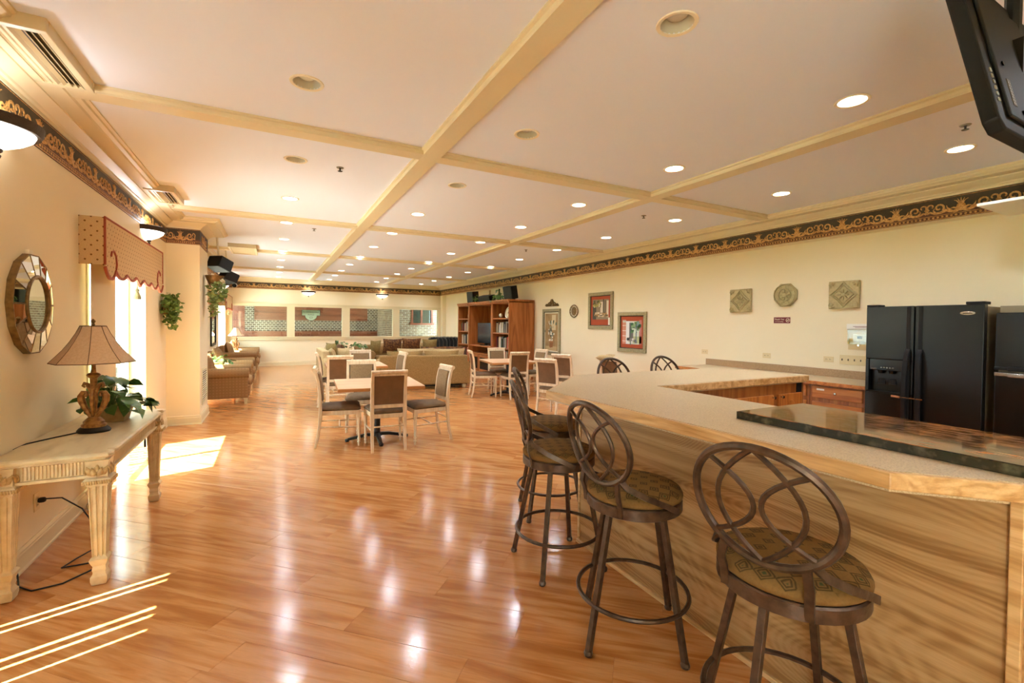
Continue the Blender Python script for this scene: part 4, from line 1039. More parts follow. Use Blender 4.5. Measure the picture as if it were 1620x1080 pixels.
# refrigerators
FX = 5.30
t = thing('side_by_side_refrigerator', 'large black side-by-side refrigerator with a water dispenser', 'refrigerator', (FX, 1.975, 0))
obj('body', M().box(.07, .78, -.42, .42, .02, 1.695), m_taupe, t, smooth=0)
d1 = obj('freezer_door', M().box(0, .07, .045, .43, .05, 1.17 + 0), m_fridge, t, smooth=0, bev=.006)
dz0, dz1, dy0, dy1 = .87, 1.195, .125, .40
M_ = M().box(0, .07, .045, dy0, dz0, dz1).box(0, .07, dy1, .43, dz0, dz1).box(0, .07, .045, .43, .06, dz0).box(0, .07, .045, .43, dz1, 1.71).box(.055, .069, dy0, dy1, dz0, dz1)
old = d1.data; d1.data = bpy.data.meshes.new('freezer_door'); d1.data.from_pydata(M_.v, [], M_.f); d1.data.materials.append(m_fridge)
d2 = obj('fridge_door', M().box(0, .07, -.43, .035, .06, 1.71), m_fridge, t, smooth=0, bev=.006)
obj('dispenser_panel', M().box(.012, .05, dy0, dy1, 1.085, dz1), m_blackgloss, d1, smooth=0, bev=.004)
for k in range(5): obj('button', M().ell((.011, .3 - k * .024, 1.112), (.004, .008, .006), 8, 4), m_grey, d1)
obj('label_strip', M().box(.0105, .012, .34, .385, 1.096, 1.102), m_grey, d1, smooth=0)
for y in (.22, .31):
    obj('paddle', M().prism([(-.03, 0), (.03, 0), (.024, .05), (-.024, .05)], 0, .006, T((.046, y, .95), rz=-rad(90), rx=rad(75))), m_blackmat, d1, smooth=0)
    obj('spout', M().lathe([(0, 0), (.02, 0), (.028, .03), (0, .03)], 12, T((.035, y, 1.055))), m_blackgloss, d1)
obj('drip_tray', M().box(-.006, .055, dy0 + .005, dy1 - .005, .868, .882), m_blackgloss, d1, smooth=0, bev=.003)
for dd, y, sg in ((d1, .085, 1), (d2, -.005, -1)):
    obj('handle', M().sweep([(-.004, y, .40), (-.03, y + sg * .006, .47), (-.046, y + sg * .008, .72), (-.05, y + sg * .008, .9), (-.046, y + sg * .006, 1.12), (-.03, y, 1.25), (-.003, y, 1.30)], [(-.017, -.009), (.017, -.009), (.017, .009), (-.017, .009)], up=(0, 0.02, 1) if False else (1, 0.01, 0)), m_blackmat, dd, smooth=40)
    obj('handle_trim', M().box(-.004, .002, y - .014, y + .014, .06, 1.70), m_blackmat, dd, smooth=0)
obj('hinge_cover', M().box(.0, .13, .33, .43, 1.711, 1.728), m_blackmat, t, smooth=0, bev=.004); obj('hinge_cover', M().box(.0, .13, -.43, -.31, 1.711, 1.735), m_blackmat, t, smooth=0, bev=.004)
bdg = obj('badge', M().lathe([(0, 0), (.052, 0), (.05, .004), (0, .005)], 24, T((-.0005, -.325, 1.636), ry=-rad(90)) @ T(s=(.32, 1, 1))), m_chrome, d2)
obj('badge_print', M().box(-.0065, -.005, -.355, -.295, 1.632, 1.639), m_slot, d2, smooth=0)
t2 = tag(obj('bottle_opener', M().box(-.052, -.044, -.05, .13, .845, .853), m_chrome, None, smooth=0, loc=(FX - .006, 1.975, 0)), 'small tool with a wooden grip hung across the refrigerator handles', 'tool')
obj('wooden_grip', M().tube([(-.048, .12, .849), (-.048, .185, .851)], .011, 8), m_cherry, t2)
t = thing('top_freezer_refrigerator', 'black refrigerator with a split door at the right edge of the photo', 'refrigerator', (FX + .03, 1.10, 0))
obj('body', M().box(.07, .74, -.36, .38, .02, 1.695), m_taupe, t, smooth=0)
a = obj('freezer_door', M().box(0, .069, -.37, .385, 1.165, 1.638), m_fridge2 if False else m_blackgloss, t, smooth=0, bev=.008)
b = obj('fridge_door', M().box(0, .069, -.37, .385, .06, 1.145), m_blackgloss, t, smooth=0, bev=.008)
obj('handle', M().box(-.03, 0, .1, .38, 1.165, 1.19).box(-.04, -.028, .1, .3, 1.16, 1.195), m_blackmat, a, smooth=0, bev=.005)
obj('handle', M().box(-.03, 0, .1, .38, 1.115, 1.145).box(-.04, -.028, .05, .3, 1.11, 1.14), m_chrome, b, smooth=0, bev=.005)

# plates, switches and controls on the right wall
outlet(XR, 4.99, 1.094, PI/2, 'ivory wall outlet at the far end of the backsplash', False)
outlet(XR, 3.963, 1.10, PI/2, 'ivory wall outlet above the middle of the backsplash', False)
outlet(XR, 3.164, 1.107, PI/2, 'ivory wall outlet beside the long switch plate', False)
t = thing('switch_plate', 'long ivory plate of six light switches beside the refrigerator', 'switch', (XR, 2.84, 1.115), PI/2)
obj('plate', M().box(-.2, .2, 0, .006, -.058, .058), m_ivory, t, smooth=0, bev=.002)
for k in range(6): obj('toggle', M().box(-.165 + k * .066, -.157 + k * .066, .005, .017, -.012, .012), m_slot, t, smooth=0)
t = thing('thermostat', 'white thermostat in a clear locked cover beside the refrigerator', 'thermostat', (XR, 2.82, 1.39), PI/2)
obj('backplate', M().box(-.13, .13, 0, .006, -.15, .09), m_ivory, t, smooth=0, bev=.002)
obj('top_label', M().box(-.14, .14, 0, .03, .09, .155), m_white, t, smooth=0, bev=.004)
obj('label_print', M().box(-.09, .07, .0305, .031, .122, .127).box(-.09, .05, .0305, .031, .11, .114), m_signred, t, smooth=0)
obj('control_unit', M().box(-.07, .07, .006, .03, -.055, .035), m_white, t, smooth=0, bev=.005)
obj('display', M().box(-.025, .025, .03, .0315, -.02, .012), m_slot, t, smooth=0)
obj('clear_cover', M().box(-.12, .12, .045, .047, -.085, .085).box(-.12, -.117, .006, .047, -.085, .085).box(.117, .12, .006, .047, -.085, .085).box(-.12, .12, .006, .047, -.085, -.082), m_clear, t, smooth=0)
obj('lock', M().lathe([(0, 0), (.012, 0), (.01, .012), (0, .012)], 12, T((0, .045, -.095), rx=-rad(90))), m_chrome, t)
t = thing('no_smoking_sign', 'small maroon thank-you no-smoking sign under the octagonal plaque', 'sign', (XR, 3.757, 1.59), PI/2)
obj('border', M().box(-.118, .118, 0, .003, -.046, .046), m_signwhite, t, smooth=0)
obj('plate', M().box(-.112, .112, .001, .005, -.04, .04), m_signred, t, smooth=0)
mw = T((.035, .0055, .012)) @ Matrix.Rotation(PI, 4, 'Z') @ Matrix.Rotation(rad(90), 4, 'X')
text('lettering', 'Thank You', .03, m_signwhite, t, mw)
text('lettering', 'for not smoking', .017, m_signwhite, t, T((.035, .0055, -.018)) @ Matrix.Rotation(PI, 4, 'Z') @ Matrix.Rotation(rad(90), 4, 'X'))
obj('symbol_ring', M().tube([(-.08 + .024 * math.cos(2*PI*i/20), .006, .024 * math.sin(2*PI*i/20)) for i in range(20)], .003, 5, closed=True, up=(0, 1, 0)).tube([(-.096, .006, .016), (-.064, .006, -.016)], .0025, 5).box(-.094, -.066, .005, .0065, -.003, .003), m_signwhite, t)

# cast plaques
def stone_tile(y, z, a, lab, octa=False):
    t = thing('stone_plaque', lab, 'plaque', (XR, y, z), PI/2)
    if octa: P = [(a * math.cos(PI/8 + k * PI/4) * 1.05, a * math.sin(PI/8 + k * PI/4) * 1.05) for k in range(8)]
    else: P = [(-a, -a), (a, -a), (a, a), (-a, a)]
    F = T((0, 0, 0), rx=-rad(90)) @ T(s=(1, -1, 1))
    obj('slab', M().prism(P, 0, .035, F), m_stone, t, smooth=0, bev=.006)
    def bar(pts, w_, cl=True): return M().sweep([(x, .037, zz) for x, zz in pts], [(-w_, -.006), (w_, -.006), (w_ * .5, .016), (-w_ * .5, .016)], up=(0, 1, 0), closed=cl)
    def star(n, r0, r1, ph=0):
        m = M()
        for k in range(n):
            an = 2 * PI * k / n + ph
            m.ell((0, 0, 0), ((r1 - r0) / 2, r1 * .14, .018), 8, 4, 1, T(((r0 + r1) / 2 * math.cos(an), .036, (r0 + r1) / 2 * math.sin(an)), rx=0) @ Matrix.Rotation(-an, 4, 'Y') @ Matrix.Rotation(rad(90), 4, 'X'))
        m.ell((0, .04, 0), (r0 * 1.6, .018, r0 * 1.6), 10, 4); return m
    if octa:
        obj('rim_moulding', bar([(a * .9 * math.cos(2*PI*k/32), a * .9 * math.sin(2*PI*k/32)) for k in range(32)], .008), m_stone, t)
        obj('inner_moulding', bar([(a * .52 * math.cos(2*PI*k/24), a * .52 * math.sin(2*PI*k/24)) for k in range(24)], .007), m_stone, t)
        obj('rosette', star(8, .02, a * .46), m_stone, t)
        for k in range(8):
            an = 2 * PI * k / 8 + .2
            obj('scroll', M().tube([((a * .72 + .018 * math.cos(q)) * math.cos(an + .16 * math.sin(q)), .038, (a * .72 + .018 * math.cos(q)) * math.sin(an + .16 * math.sin(q))) for q in [i * .6 for i in range(9)]], .006, 5, up=(0, 1, 0)), m_stone, t)
    else:
        obj('lozenge_moulding', bar([(0, a * .92), (a * .3, a * .3), (a * .92, 0), (a * .3, -a * .3), (0, -a * .92), (-a * .3, -a * .3), (-a * .92, 0), (-a * .3, a * .3)][0::1] if False else [(0, a * .9), (a * .42, a * .42), (a * .9, 0), (a * .42, -a * .42), (0, -a * .9), (-a * .42, -a * .42), (-a * .9, 0), (-a * .42, a * .42)], .012), m_stone, t, smooth=0)
        obj('inner_moulding', bar([(0, a * .68), (a * .32, a * .32), (a * .68, 0), (a * .32, -a * .32), (0, -a * .68), (-a * .32, -a * .32), (-a * .68, 0), (-a * .32, a * .32)], .006), m_stone, t, smooth=0)
        obj('rosette', star(8, .015, a * .42), m_stone, t)
        for sx in (-1, 1):
            for sy in (-1, 1):
                m = M()
                for ang in (10, 45, 80):
                    c, s_ = math.cos(rad(ang)), math.sin(rad(ang))
                    m.tube([(sx * (a * .93 - c * .0), .036, sy * (a * .93)), (sx * (a * .93 - c * a * .2), .04, sy * (a * .93 - s_ * a * .2)), (sx * (a * .93 - c * a * .38), .037, sy * (a * .93 - s_ * a * .38))], .014, 6, up=(0, 1, 0), scale=[.6, 1.2, .6])
                obj('corner_scroll', m, m_stone, t)
    return t
stone_tile(4.365, 1.877, .168, 'square cast stone plaque with a lozenge, the one nearer the pictures')
stone_tile(3.708, 1.928, .155, 'octagonal cast stone plaque with a rosette, between the two square ones', True)
stone_tile(3.0, 1.895, .165, 'square cast stone plaque with a lozenge, beside the refrigerator')

# ------------------------------------------------------------------ bar stools
def make_stool():
    t = thing('bar_stool', 'x', 'stool')
    for k in range(4):
        a = k * PI / 2; c, s = math.cos(a), math.sin(a)
        l = obj('leg', M().sweep([(.165 * c, .165 * s, .64), (.295 * c, .295 * s, .02)], [(-.0125, -.0125), (.0125, -.0125), (.0125, .0125), (-.0125, .0125)], up=(c, s, 0.01)), m_bronze, t, smooth=0, bev=.002)
        obj('foot_cap', M().lathe([(0, 0), (.018, .001), (.021, .012), (.017, .024), (.012, .028), (0, .028)], 10, T((.297 * c, .297 * s, 0))), m_bronze, l)
    obj('foot_ring', M().tube([(.262 * math.cos(2*PI*i/40), .262 * math.sin(2*PI*i/40), .215) for i in range(40)], .0105, 7, closed=True, up=(0, 0, 1)), m_bronze, t)
    obj('seat_ring', M().lathe([(.0, .628), (.215, .628), (.226, .634), (.226, .676), (.22, .682), (0, .682)], 36), m_bronze, t)
    obj('cushion', M().lathe([(.0, .68), (.21, .68), (.226, .692), (.228, .706), (.218, .724), (.185, .738), (.11, .748), (0, .751)], 36), m_seatpat, t, smooth=60)
    # oval back
    A_, B_ = .213, .192; cy, cz, ti = -.258, .955, rad(14)
    def P(x, z): return (x, cy - z * math.sin(ti) - .02 * (1 - (x / A_) ** 2) * 0 + .035 * (x / A_) ** 2, cz + z * math.cos(ti))
    up = (0, 1, .2)
    bk = obj('oval_frame', M().tube([P(A_ * math.cos(2*PI*i/48), B_ * math.sin(2*PI*i/48)) for i in range(48)], .0135, 8, closed=True, up=up), m_bronze, t)
    for sg in (1, -1):
        arc = []
        for i in range(15):
            u = -1 + 2 * i / 14; arc.append(P(sg * A_ * .60 * math.cos(u * PI / 2) ** .9 if abs(u) < 1 else 0, B_ * .98 * u))
        obj('inner_bow', M().tube(arc, .009, 6, up=up), m_bronze, bk)
        arc = []
        for i in range(15):
            u = -1 + 2 * i / 14; z = B_ * .72 * u; arc.append(P(sg * (A_ * .69 * abs(u) ** 2.0 + .011), z))
        obj('outer_bow', M().tube(arc, .009, 6, up=up), m_bronze, bk)
    fl_ = [(-.013, -.005), (.013, -.005), (.013, .005), (-.013, .005)]
    for sg in (1, -1):
        obj('back_strut', M().sweep([(sg * .125, -.19, .64), (sg * .125, -.196, .69), (sg * .13, -.212, .74), P(sg * .118, -B_ * .8)], fl_, up=(0, 1, .05)), m_bronze, t, smooth=40)
        obj('side_strut', M().sweep([P(sg * .135, -B_ * .74), (sg * .165, -.19, .785), (sg * .205, -.11, .74), (sg * .232, -.02, .70), (sg * .232, .05, .665)], fl_, up=(sg, 0, .05)), m_bronze, t, smooth=40)
    return t
st = make_stool()
LEGS = [c for c in kids(st) if c.name.split('.')[0] in ('leg',)]
def put_stool(src, x, y, rz, lr, lab, first=False):
    if first: o = src; o.location = (x, y, 0); o.rotation_euler = (0, 0, rz); o['label'] = lab; o['group'] = 'bar stools'
    else: o = dup(src, (x, y, 0), rz, lab, 'bar stools')
    for c in kids(o):
        if c.name.split('.')[0] == 'leg': c.rotation_euler = (0, 0, lr - rz)
put_stool(st, 1.555, .915, rad(-79), rad(8), 'bronze oval-back bar stool nearest the camera, in front of the oak panel', True)
put_stool(st, 1.565, 1.68, rad(-90), rad(8), 'second bar stool from the camera, its oval back against the oak panel')
put_stool(st, 1.605, 2.40, rad(-112), rad(40), 'third bar stool from the camera, its oval back turned edge-on')
put_stool(st, 1.99, 3.09, rad(-122), rad(25), 'fourth bar stool, at the angled corner of the bar, partly hidden by the third')
put_stool(st, 3.22, 3.55, rad(180), rad(20), 'far-side bar stool nearer the pictures, only its oval back showing above the worktop')
put_stool(st, 3.98, 3.56, rad(180), rad(20), 'far-side bar stool nearer the right wall, only its oval back showing above the worktop')
# ------------------------------------------------------------------ dining chairs and tables
def make_chair():
    t = thing('dining_chair', 'x', 'chair')          # faces local +y
    sq = [(-.017, -.02), (.017, -.02), (.017, .02), (-.017, .02)]
    side = [(-.275, 0), (-.245, .12), (-.222, .28), (-.214, .45), (-.222, .62), (-.24, .78), (-.262, .88), (-.285, .925)]
    for s in (-1, 1):
        l = obj('leg', M().sweep([(s * .187, y, z) for y, z in side], sq, up=(s, 0, 0.001), scale=[.75, .85, .95, 1.1, 1, .95, .9, .8]), m_chairwood, t, smooth=40, bev=.003)
        # turned front leg
        pr = [(.0, 0), (.012, .0), (.015, .02), (.012, .035), (.019, .045), (.019, .055), (.013, .065), (.021, .09), (.014, .11), (.017, .125), (.014, .14), (.021, .25), (.022, .31), (.019, .33), (.024, .34), (.024, .35), (.0, .35)]
        f = obj('leg', M().lathe(pr, 12, T((s * .212, .222, 0))).box(s * .212 - .024, s * .212 + .024, .198, .246, .35, .435), m_chairwood, t, smooth=40)
    obj('top_rail', M().tube([(-.205, -.288, .93), (.205, -.288, .93)], .024, 12).box(-.185, .185, -.282, -.255, .885, .925), m_chairwood, t, smooth=40)
    obj('lower_rail', M().box(-.18, .18, -.232, -.206, .505, .545), m_chairwood, t, smooth=0, bev=.003)
    zs = [.55, .62, .70, .78, .84, .885]
    def yb(z):
        for (y0, z0), (y1, z1) in zip(side[:-1], side[1:]):
            if z0 <= z <= z1: return y0 + (y1 - y0) * (z - z0) / (z1 - z0)
    obj('back_panel', M().loft([[(-.168, yb(z) - .012, z), (.168, yb(z) - .012, z), (.168, yb(z) + .0, z), (-.168, yb(z) + .0, z)] for z in zs]), m_fab_back, t, smooth=30)
    obj('back_pad', M().loft([[(-.16, yb(z) + .0, z), (.16, yb(z) + .0, z), (.15, yb(z) + .03, z), (0, yb(z) + .042, z), (-.15, yb(z) + .03, z)] for z in [.556, .565] + zs[1:-1] + [.876, .88]]), m_fab_front, t, smooth=40)
    sp = [(-.178, -.215), (.178, -.215), (.225, .235), (-.225, .235)]
    obj('seat_frame', M().prism(sp, .385, .435), m_chairwood, t, smooth=0, bev=.004)
    def sr(d, z, up_=0): return [((abs(x) - d) * (1 if x > 0 else -1), y + (d if y < 0 else -d), z) for x, y in sp]
    def rr(d, z):
        o = []
        P = [(p[0], p[1]) for p in sr(d, z)]; n = 4
        for i in range(n):
            a, b = Vector(P[i]), Vector(P[(i + 1) % n]); c = Vector(P[i - 1])
            o += [tuple(a + (c - a).normalized() * .035) + (z,), tuple(a + ((c - a).normalized() + (b - a).normalized()) * .011) + (z,), tuple(a + (b - a).normalized() * .035) + (z,)]
        return o
    obj('seat', M().loft([rr(.004, .435), rr(-.006, .45), rr(-.004, .468), rr(.02, .486), rr(.07, .496), rr(.13, .499)]), m_seat, t, smooth=50)
    for s in (-1, 1): obj('stretcher', M().tube([(s * .192, -.225, .245), (s * .212, .212, .235)], .0095, 6), m_chairwood, t)
    obj('stretcher', M().tube([(-.2, 0, .24), (.2, 0, .24)], .0095, 6).tube([(-.19, -.228, .29), (.19, -.228, .29)], .0095, 6), m_chairwood, t)
    return t
ch = make_chair()
# the same chair with arms
cha = dup(ch, (0, 0, 0), 0, 'x')
for s in (-1, 1):
    a = obj('arm', M().sweep([(s * .187, -.235, .67), (s * .215, -.12, .665), (s * .235, .02, .65), (s * .235, .1, .625), (s * .226, .13, .57), (s * .224, .15, .435)], [(-.018, -.012), (.018, -.012), (.018, .012), (-.018, .012)], up=(s, 0, .2)), m_chairwood, cha, smooth=40, bev=.003)
KIDS.pop(cha.name, None)
cu = {'c': False, 'a': False}
def put_chair(x, y, rz, lab, arms=False):
    k = 'a' if arms else 'c'; src = cha if arms else ch
    g = 'dining chairs'
    if not cu[k]:
        cu[k] = True; src.location = (x, y, 0); src.rotation_euler = (0, 0, rad(rz)); src['label'] = lab; src['group'] = g; src['category'] = 'chair'; return src
    return dup(src, (x, y, 0), rad(rz), lab, g)
def make_table(x, y, rz, lab):
    t = thing('dining_table', lab, 'table', (x, y, 0), rad(rz), 'dining tables'); a = .5
    obj('tabletop', M().box(-a, a, -a, a, .700, .735), m_tabletop, t, smooth=0, bev=.003)
    obj('table_edge', M().box(-a - .003, a + .003, -a - .003, a + .003, .695, .728), m_tableedge, t, smooth=0, bev=.003)
    obj('spider_plate', M().box(-.25, .25, -.03, .03, .68, .695).box(-.03, .03, -.25, .25, .675, .69), m_black, t, smooth=0)
    obj('column', M().lathe([(0, .05), (.06, .05), (.06, .08), (.038, .10), (.038, .64), (.06, .66), (.06, .68), (0, .68)], 14), m_black, t)
    for k in range(4):
        an = k * PI / 2
        f = obj('foot', M().sweep([(0.0, 0, .075), (.14, 0, .07), (.27, 0, .045), (.36, 0, .03)], [(-.03, -.018), (.03, -.018), (.022, .018), (-.022, .018)], up=(0, 0, 1), T=T(rz=an), scale=[1, 1, .9, .8]), m_black, t, smooth=40)
        obj('glide', M().lathe([(0, 0), (.022, 0), (.028, .02), (.024, .035), (0, .04)], 10, T((.365 * math.cos(an), .365 * math.sin(an), 0))), m_black, f)
    return t
make_table(1.2, 5.98, -4, 'square maple-topped dining table nearest the camera, four chairs around it')
make_table(1.35, 8.72, -3, 'square dining table behind the nearest one, in front of the pale loveseat')
make_table(4.4, 8.52, -8, 'square dining table before the bookcases')
put_chair(1.225, 5.6, -4, 'cream and brown dining chair at the near table, its back to the camera')
put_chair(.745, 6.0, -97, 'cream and brown dining chair at the left of the near table, facing right')
put_chair(1.765, 5.72, 94, 'cream and brown dining chair at the right of the near table, pulled out, facing left')
put_chair(1.13, 6.69, 173, 'cream and brown dining chair at the far side of the near table')
put_chair(1.03, 8.28, -6, 'cream and brown dining chair at the near side of the second table, seen from behind')
put_chair(.99, 8.82, -93, 'cream and brown dining chair at the left of the second table')
put_chair(1.53, 9.22, 173, 'cream and brown dining chair at the far side of the second table, by the loveseat')
put_chair(1.93, 8.62, 95, 'cream and brown dining chair at the right of the second table, against the sofa back')
put_chair(3.9, 8.68, -103, 'cream and brown dining chair at the left of the bookcase table, beside the sofa end')
put_chair(4.38, 8.2, -6, 'cream and brown dining chair with its back to the camera at the bookcase table')
put_chair(4.52, 9.15, 173, 'cream and brown dining chair at the far side of the bookcase table')
put_chair(5.02, 8.6, 97, 'cream and brown dining chair at the right of the bookcase table, before the tall picture')
put_chair(4.15, 6.34, -66, 'cream and brown dining armchair seen from behind just past the bar corner', True)
put_chair(5.0, 7.17, -64, 'cream and brown spare dining chair beyond the armchair, before the wall pictures')
put_chair(5.35, 6.15, -80, 'wooden dining armchair against the right wall behind the far bar stool, cream cloth over it', True)
tag(obj('folded_cloth', M().pillow(.17, .05, .05, T((0, -.03, .0), rx=rad(10))).pillow(.1, .05, .03, T((.06, .03, .03), rx=rad(40))), m_sofalite, None, smooth=60, loc=(5.09, 6.2, .935), rz=rad(-80)), 'cream folded cloth over the back of the armchair by the right wall', 'cloth')

# ------------------------------------------------------------------ sofas
def sofa(x, y, rz, w_, lab, fab, back_h=.76, cushions=2, d=.95):
    t = thing('sofa', lab, 'sofa', (x, y, 0), rz); h = w_ / 2
    obj('base', M().box(-h + .2, h - .2, -d/2 + .1, d/2, .1, .32), fab, t, smooth=0, bev=.015)
    obj('backrest', M().loft([[(-h + .06, -d/2, z), (h - .06, -d/2, z), (h - .06, -d/2 + .2 - .05 * z, z), (-h + .06, -d/2 + .2 - .05 * z, z)] for z in (.1, .4, back_h)]), fab, t, smooth=0, bev=.03)
    for s in (-1, 1):
        a = obj('arm', M().box(s * (h - .1) - .1, s * (h - .1) + .1, -d/2 + .02, d/2 - .02, .1, .5), fab, t, smooth=0, bev=.015)
        obj('arm_roll', M().lathe([(.02, -d/2 + .01), (.11, -d/2 + .02), (.125, -d/2 + .05), (.125, d/2 - .04), (.11, d/2), (.02, d/2 + .005)], 14, T((s * (h - .11), 0, .52), rx=-rad(90))), fab, a)
    n = cushions; cw = (w_ - .42) / n
    for k in range(n):
        cx = -h + .21 + cw * (k + .5)
        obj('seat_cushion', M().ell((cx, .08, .39), (cw / 2 - .008, d/2 - .12, .09), 20, 8, .35), fab, t, smooth=60)
        obj('back_cushion', M().pillow(cw / 2 - .01, .25, .12, T((cx, -d/2 + .27, .62), rx=rad(100))), fab, t, smooth=60)
    for sx in (-1, 1):
        for sy in (-1, 1): obj('leg', M().lathe([(0, 0), (.03, 0), (.05, .03), (.05, .06), (.035, .1), (0, .1)], 10, T((sx * (h - .12), sy * (d/2 - .1), 0))), m_creamleg, t)
    obj('painted_skirt_shade', M().box(-h + .2, h - .2, -d/2 + .06, -d/2 + .1, .06, .12), m_black, t, smooth=0)  # black strip standing in for the shade under the sofa back
    return t
sofa(3.13, 10.5, rad(-8), 2.1, 'olive sofa with its plain back to the camera behind the dining tables', m_sofa, .77, 2)
sofa(1.55, 12.75, rad(-90), 1.9, 'pale loveseat with its rolled arm end to the camera, left of the seating group', m_sofalite, .80, 2)
sofa(3.7, 14.6, rad(180), 2.3, 'olive sofa at the far side of the seating group, facing the camera', m_sofa, .80, 3)
pc = 0
def pillow(x, y, z, a, b, th, rz, lean, material, lab, g):
    o = obj('scatter_cushion', M().pillow(a, b, th, T(rx=rad(lean))), material, None, smooth=60, loc=(x, y, z), rz=rad(rz)); tag(o, lab, 'cushion', g)
pillow(3.35, 14.45, .77, .30, .24, .10, 0, 105, m_cush_b, 'dark brown paisley cushion left of the pair on the far sofa', 'scatter cushions')
pillow(3.95, 14.45, .78, .30, .24, .10, -5, 105, m_cush_b, 'dark brown paisley cushion right of the pair on the far sofa', 'scatter cushions')
pillow(2.82, 14.42, .74, .2, .22, .09, 25, 100, m_cush_o, 'olive cushion standing at the left end of the far sofa', 'scatter cushions')
pillow(4.55, 14.4, .77, .24, .22, .09, -20, 102, m_cush_o, 'olive cushion at the right end of the far sofa', 'scatter cushions')
pillow(1.35, 12.35, .74, .26, .24, .1, -70, 100, m_cush_o, 'olive cushion propped at the near arm of the pale loveseat', 'scatter cushions')
pillow(1.6, 12.2, .66, .22, .2, .1, -15, 95, m_sofalite, 'pale cushion against the near arm of the pale loveseat', 'scatter cushions')
pillow(1.62, 12.7, .72, .24, .22, .09, -80, 105, m_cush_b, 'brown cushion on the pale loveseat', 'scatter cushions')
pillow(2.95, 10.42, .72, .42, .2, .1, -8, 98, m_sofalite, 'long pale cushion showing above the near sofa back, left of two', 'scatter cushions')
pillow(3.7, 10.32, .72, .42, .19, .1, -8, 98, m_sofalite, 'long pale cushion showing above the near sofa back, right of two', 'scatter cushions')
pillow(3.45, 10.7, .74, .28, .2, .08, -8, 95, m_cush_b, 'brown cushion edge showing above the near sofa back, left of two', 'scatter cushions')
pillow(3.95, 10.62, .75, .26, .2, .08, -8, 98, m_cush_b, 'brown cushion edge showing above the near sofa back, right of two', 'scatter cushions')
# low tables with plants
t = thing('coffee_table', 'dark low coffee table between the sofas with a plant on it', 'table', (3.05, 12.35, 0))
obj('tabletop', M().box(-.5, .5, -.35, .35, .40, .44), m_cherry, t, smooth=0, bev=.005)
for sx in (-1, 1):
    for sy in (-1, 1): obj('leg', M().box(sx * .44 - .03, sx * .44 + .03, sy * .3 - .03, sy * .3 + .03, 0, .4), m_cherry, t, smooth=0)
pothos(3.0, 12.35, .44, 'leafy potted plant on the coffee table between the sofas', 40, .25, .1, 11)
t = thing('sofa_table', 'narrow dark table behind the seating group with two potted plants', 'table', (1.88, 14.6, 0))
obj('tabletop', M().box(-.6, .6, -.17, .17, .62, .65), m_cherry, t, smooth=0, bev=.005)
for sx in (-1, 1):
    for sy in (-1, 1): obj('leg', M().box(sx * .55 - .02, sx * .55 + .02, sy * .13 - .02, sy * .13 + .02, 0, .62), m_cherry, t, smooth=0)
pothos(1.78, 14.6, .65, 'potted plant on the narrow table, the left of two', 40, .24, .1, 12)
pothos(2.33, 14.6, .65, 'potted plant on the narrow table, the right of two', 40, .22, .1, 13)

# folded padded chairs by the far right corner
def make_folded_chair():
    t = thing('folding_chair', 'x', 'chair')          # folded flat, thin along local y
    obj('seat', M().ell((0, -.02, .42), (.2, .022, .2), 16, 8, .5), m_blackmat, t, smooth=60)
    pr = []
    for zz in (.66, .70, .80, .88, .95, .985, .995):
        k = 1 if zz < .88 else max(.3, (1 - ((zz - .88) / .12) ** 2) ** .5)
        pr.append([(-.205 * k, -.02, zz), (.205 * k, -.02, zz), (.205 * k, .025, zz), (-.205 * k, .025, zz)])
    obj('backrest', M().loft(pr), m_blackmat, t, smooth=35)
    for s in (-1, 1):
        obj('leg', M().tube([(s * .225, -.03, 0), (s * .225, 0, .45), (s * .225, .01, .85), (s * .2, .012, .95), (s * .13, .012, 1.005), (0, .012, 1.02)], .012, 7), m_steel, t)
        obj('leg', M().tube([(s * .20, .035, 0), (s * .21, .03, .62)], .011, 7), m_steel, t)
    obj('stretcher', M().tube([(-.2, .035, .2), (.2, .035, .2)], .009, 6), m_steel, t)
    return t
sk = make_folded_chair()
for k, (x, y) in enumerate(((5.02, 15.45), (5.13, 15.38), (5.24, 15.31), (5.46, 15.6), (5.57, 15.53), (5.68, 15.46), (5.79, 15.39))):
    lab = '%s from the left of the black folding chairs in the far right corner' % ORD[k]
    if k == 0: sk.location = (x, y, 0); sk.rotation_euler = (0, 0, rad(-42)); sk['label'] = lab; sk['group'] = 'black folding chairs'
    else: dup(sk, (x, y, 0), rad(-42), lab, 'black folding chairs')

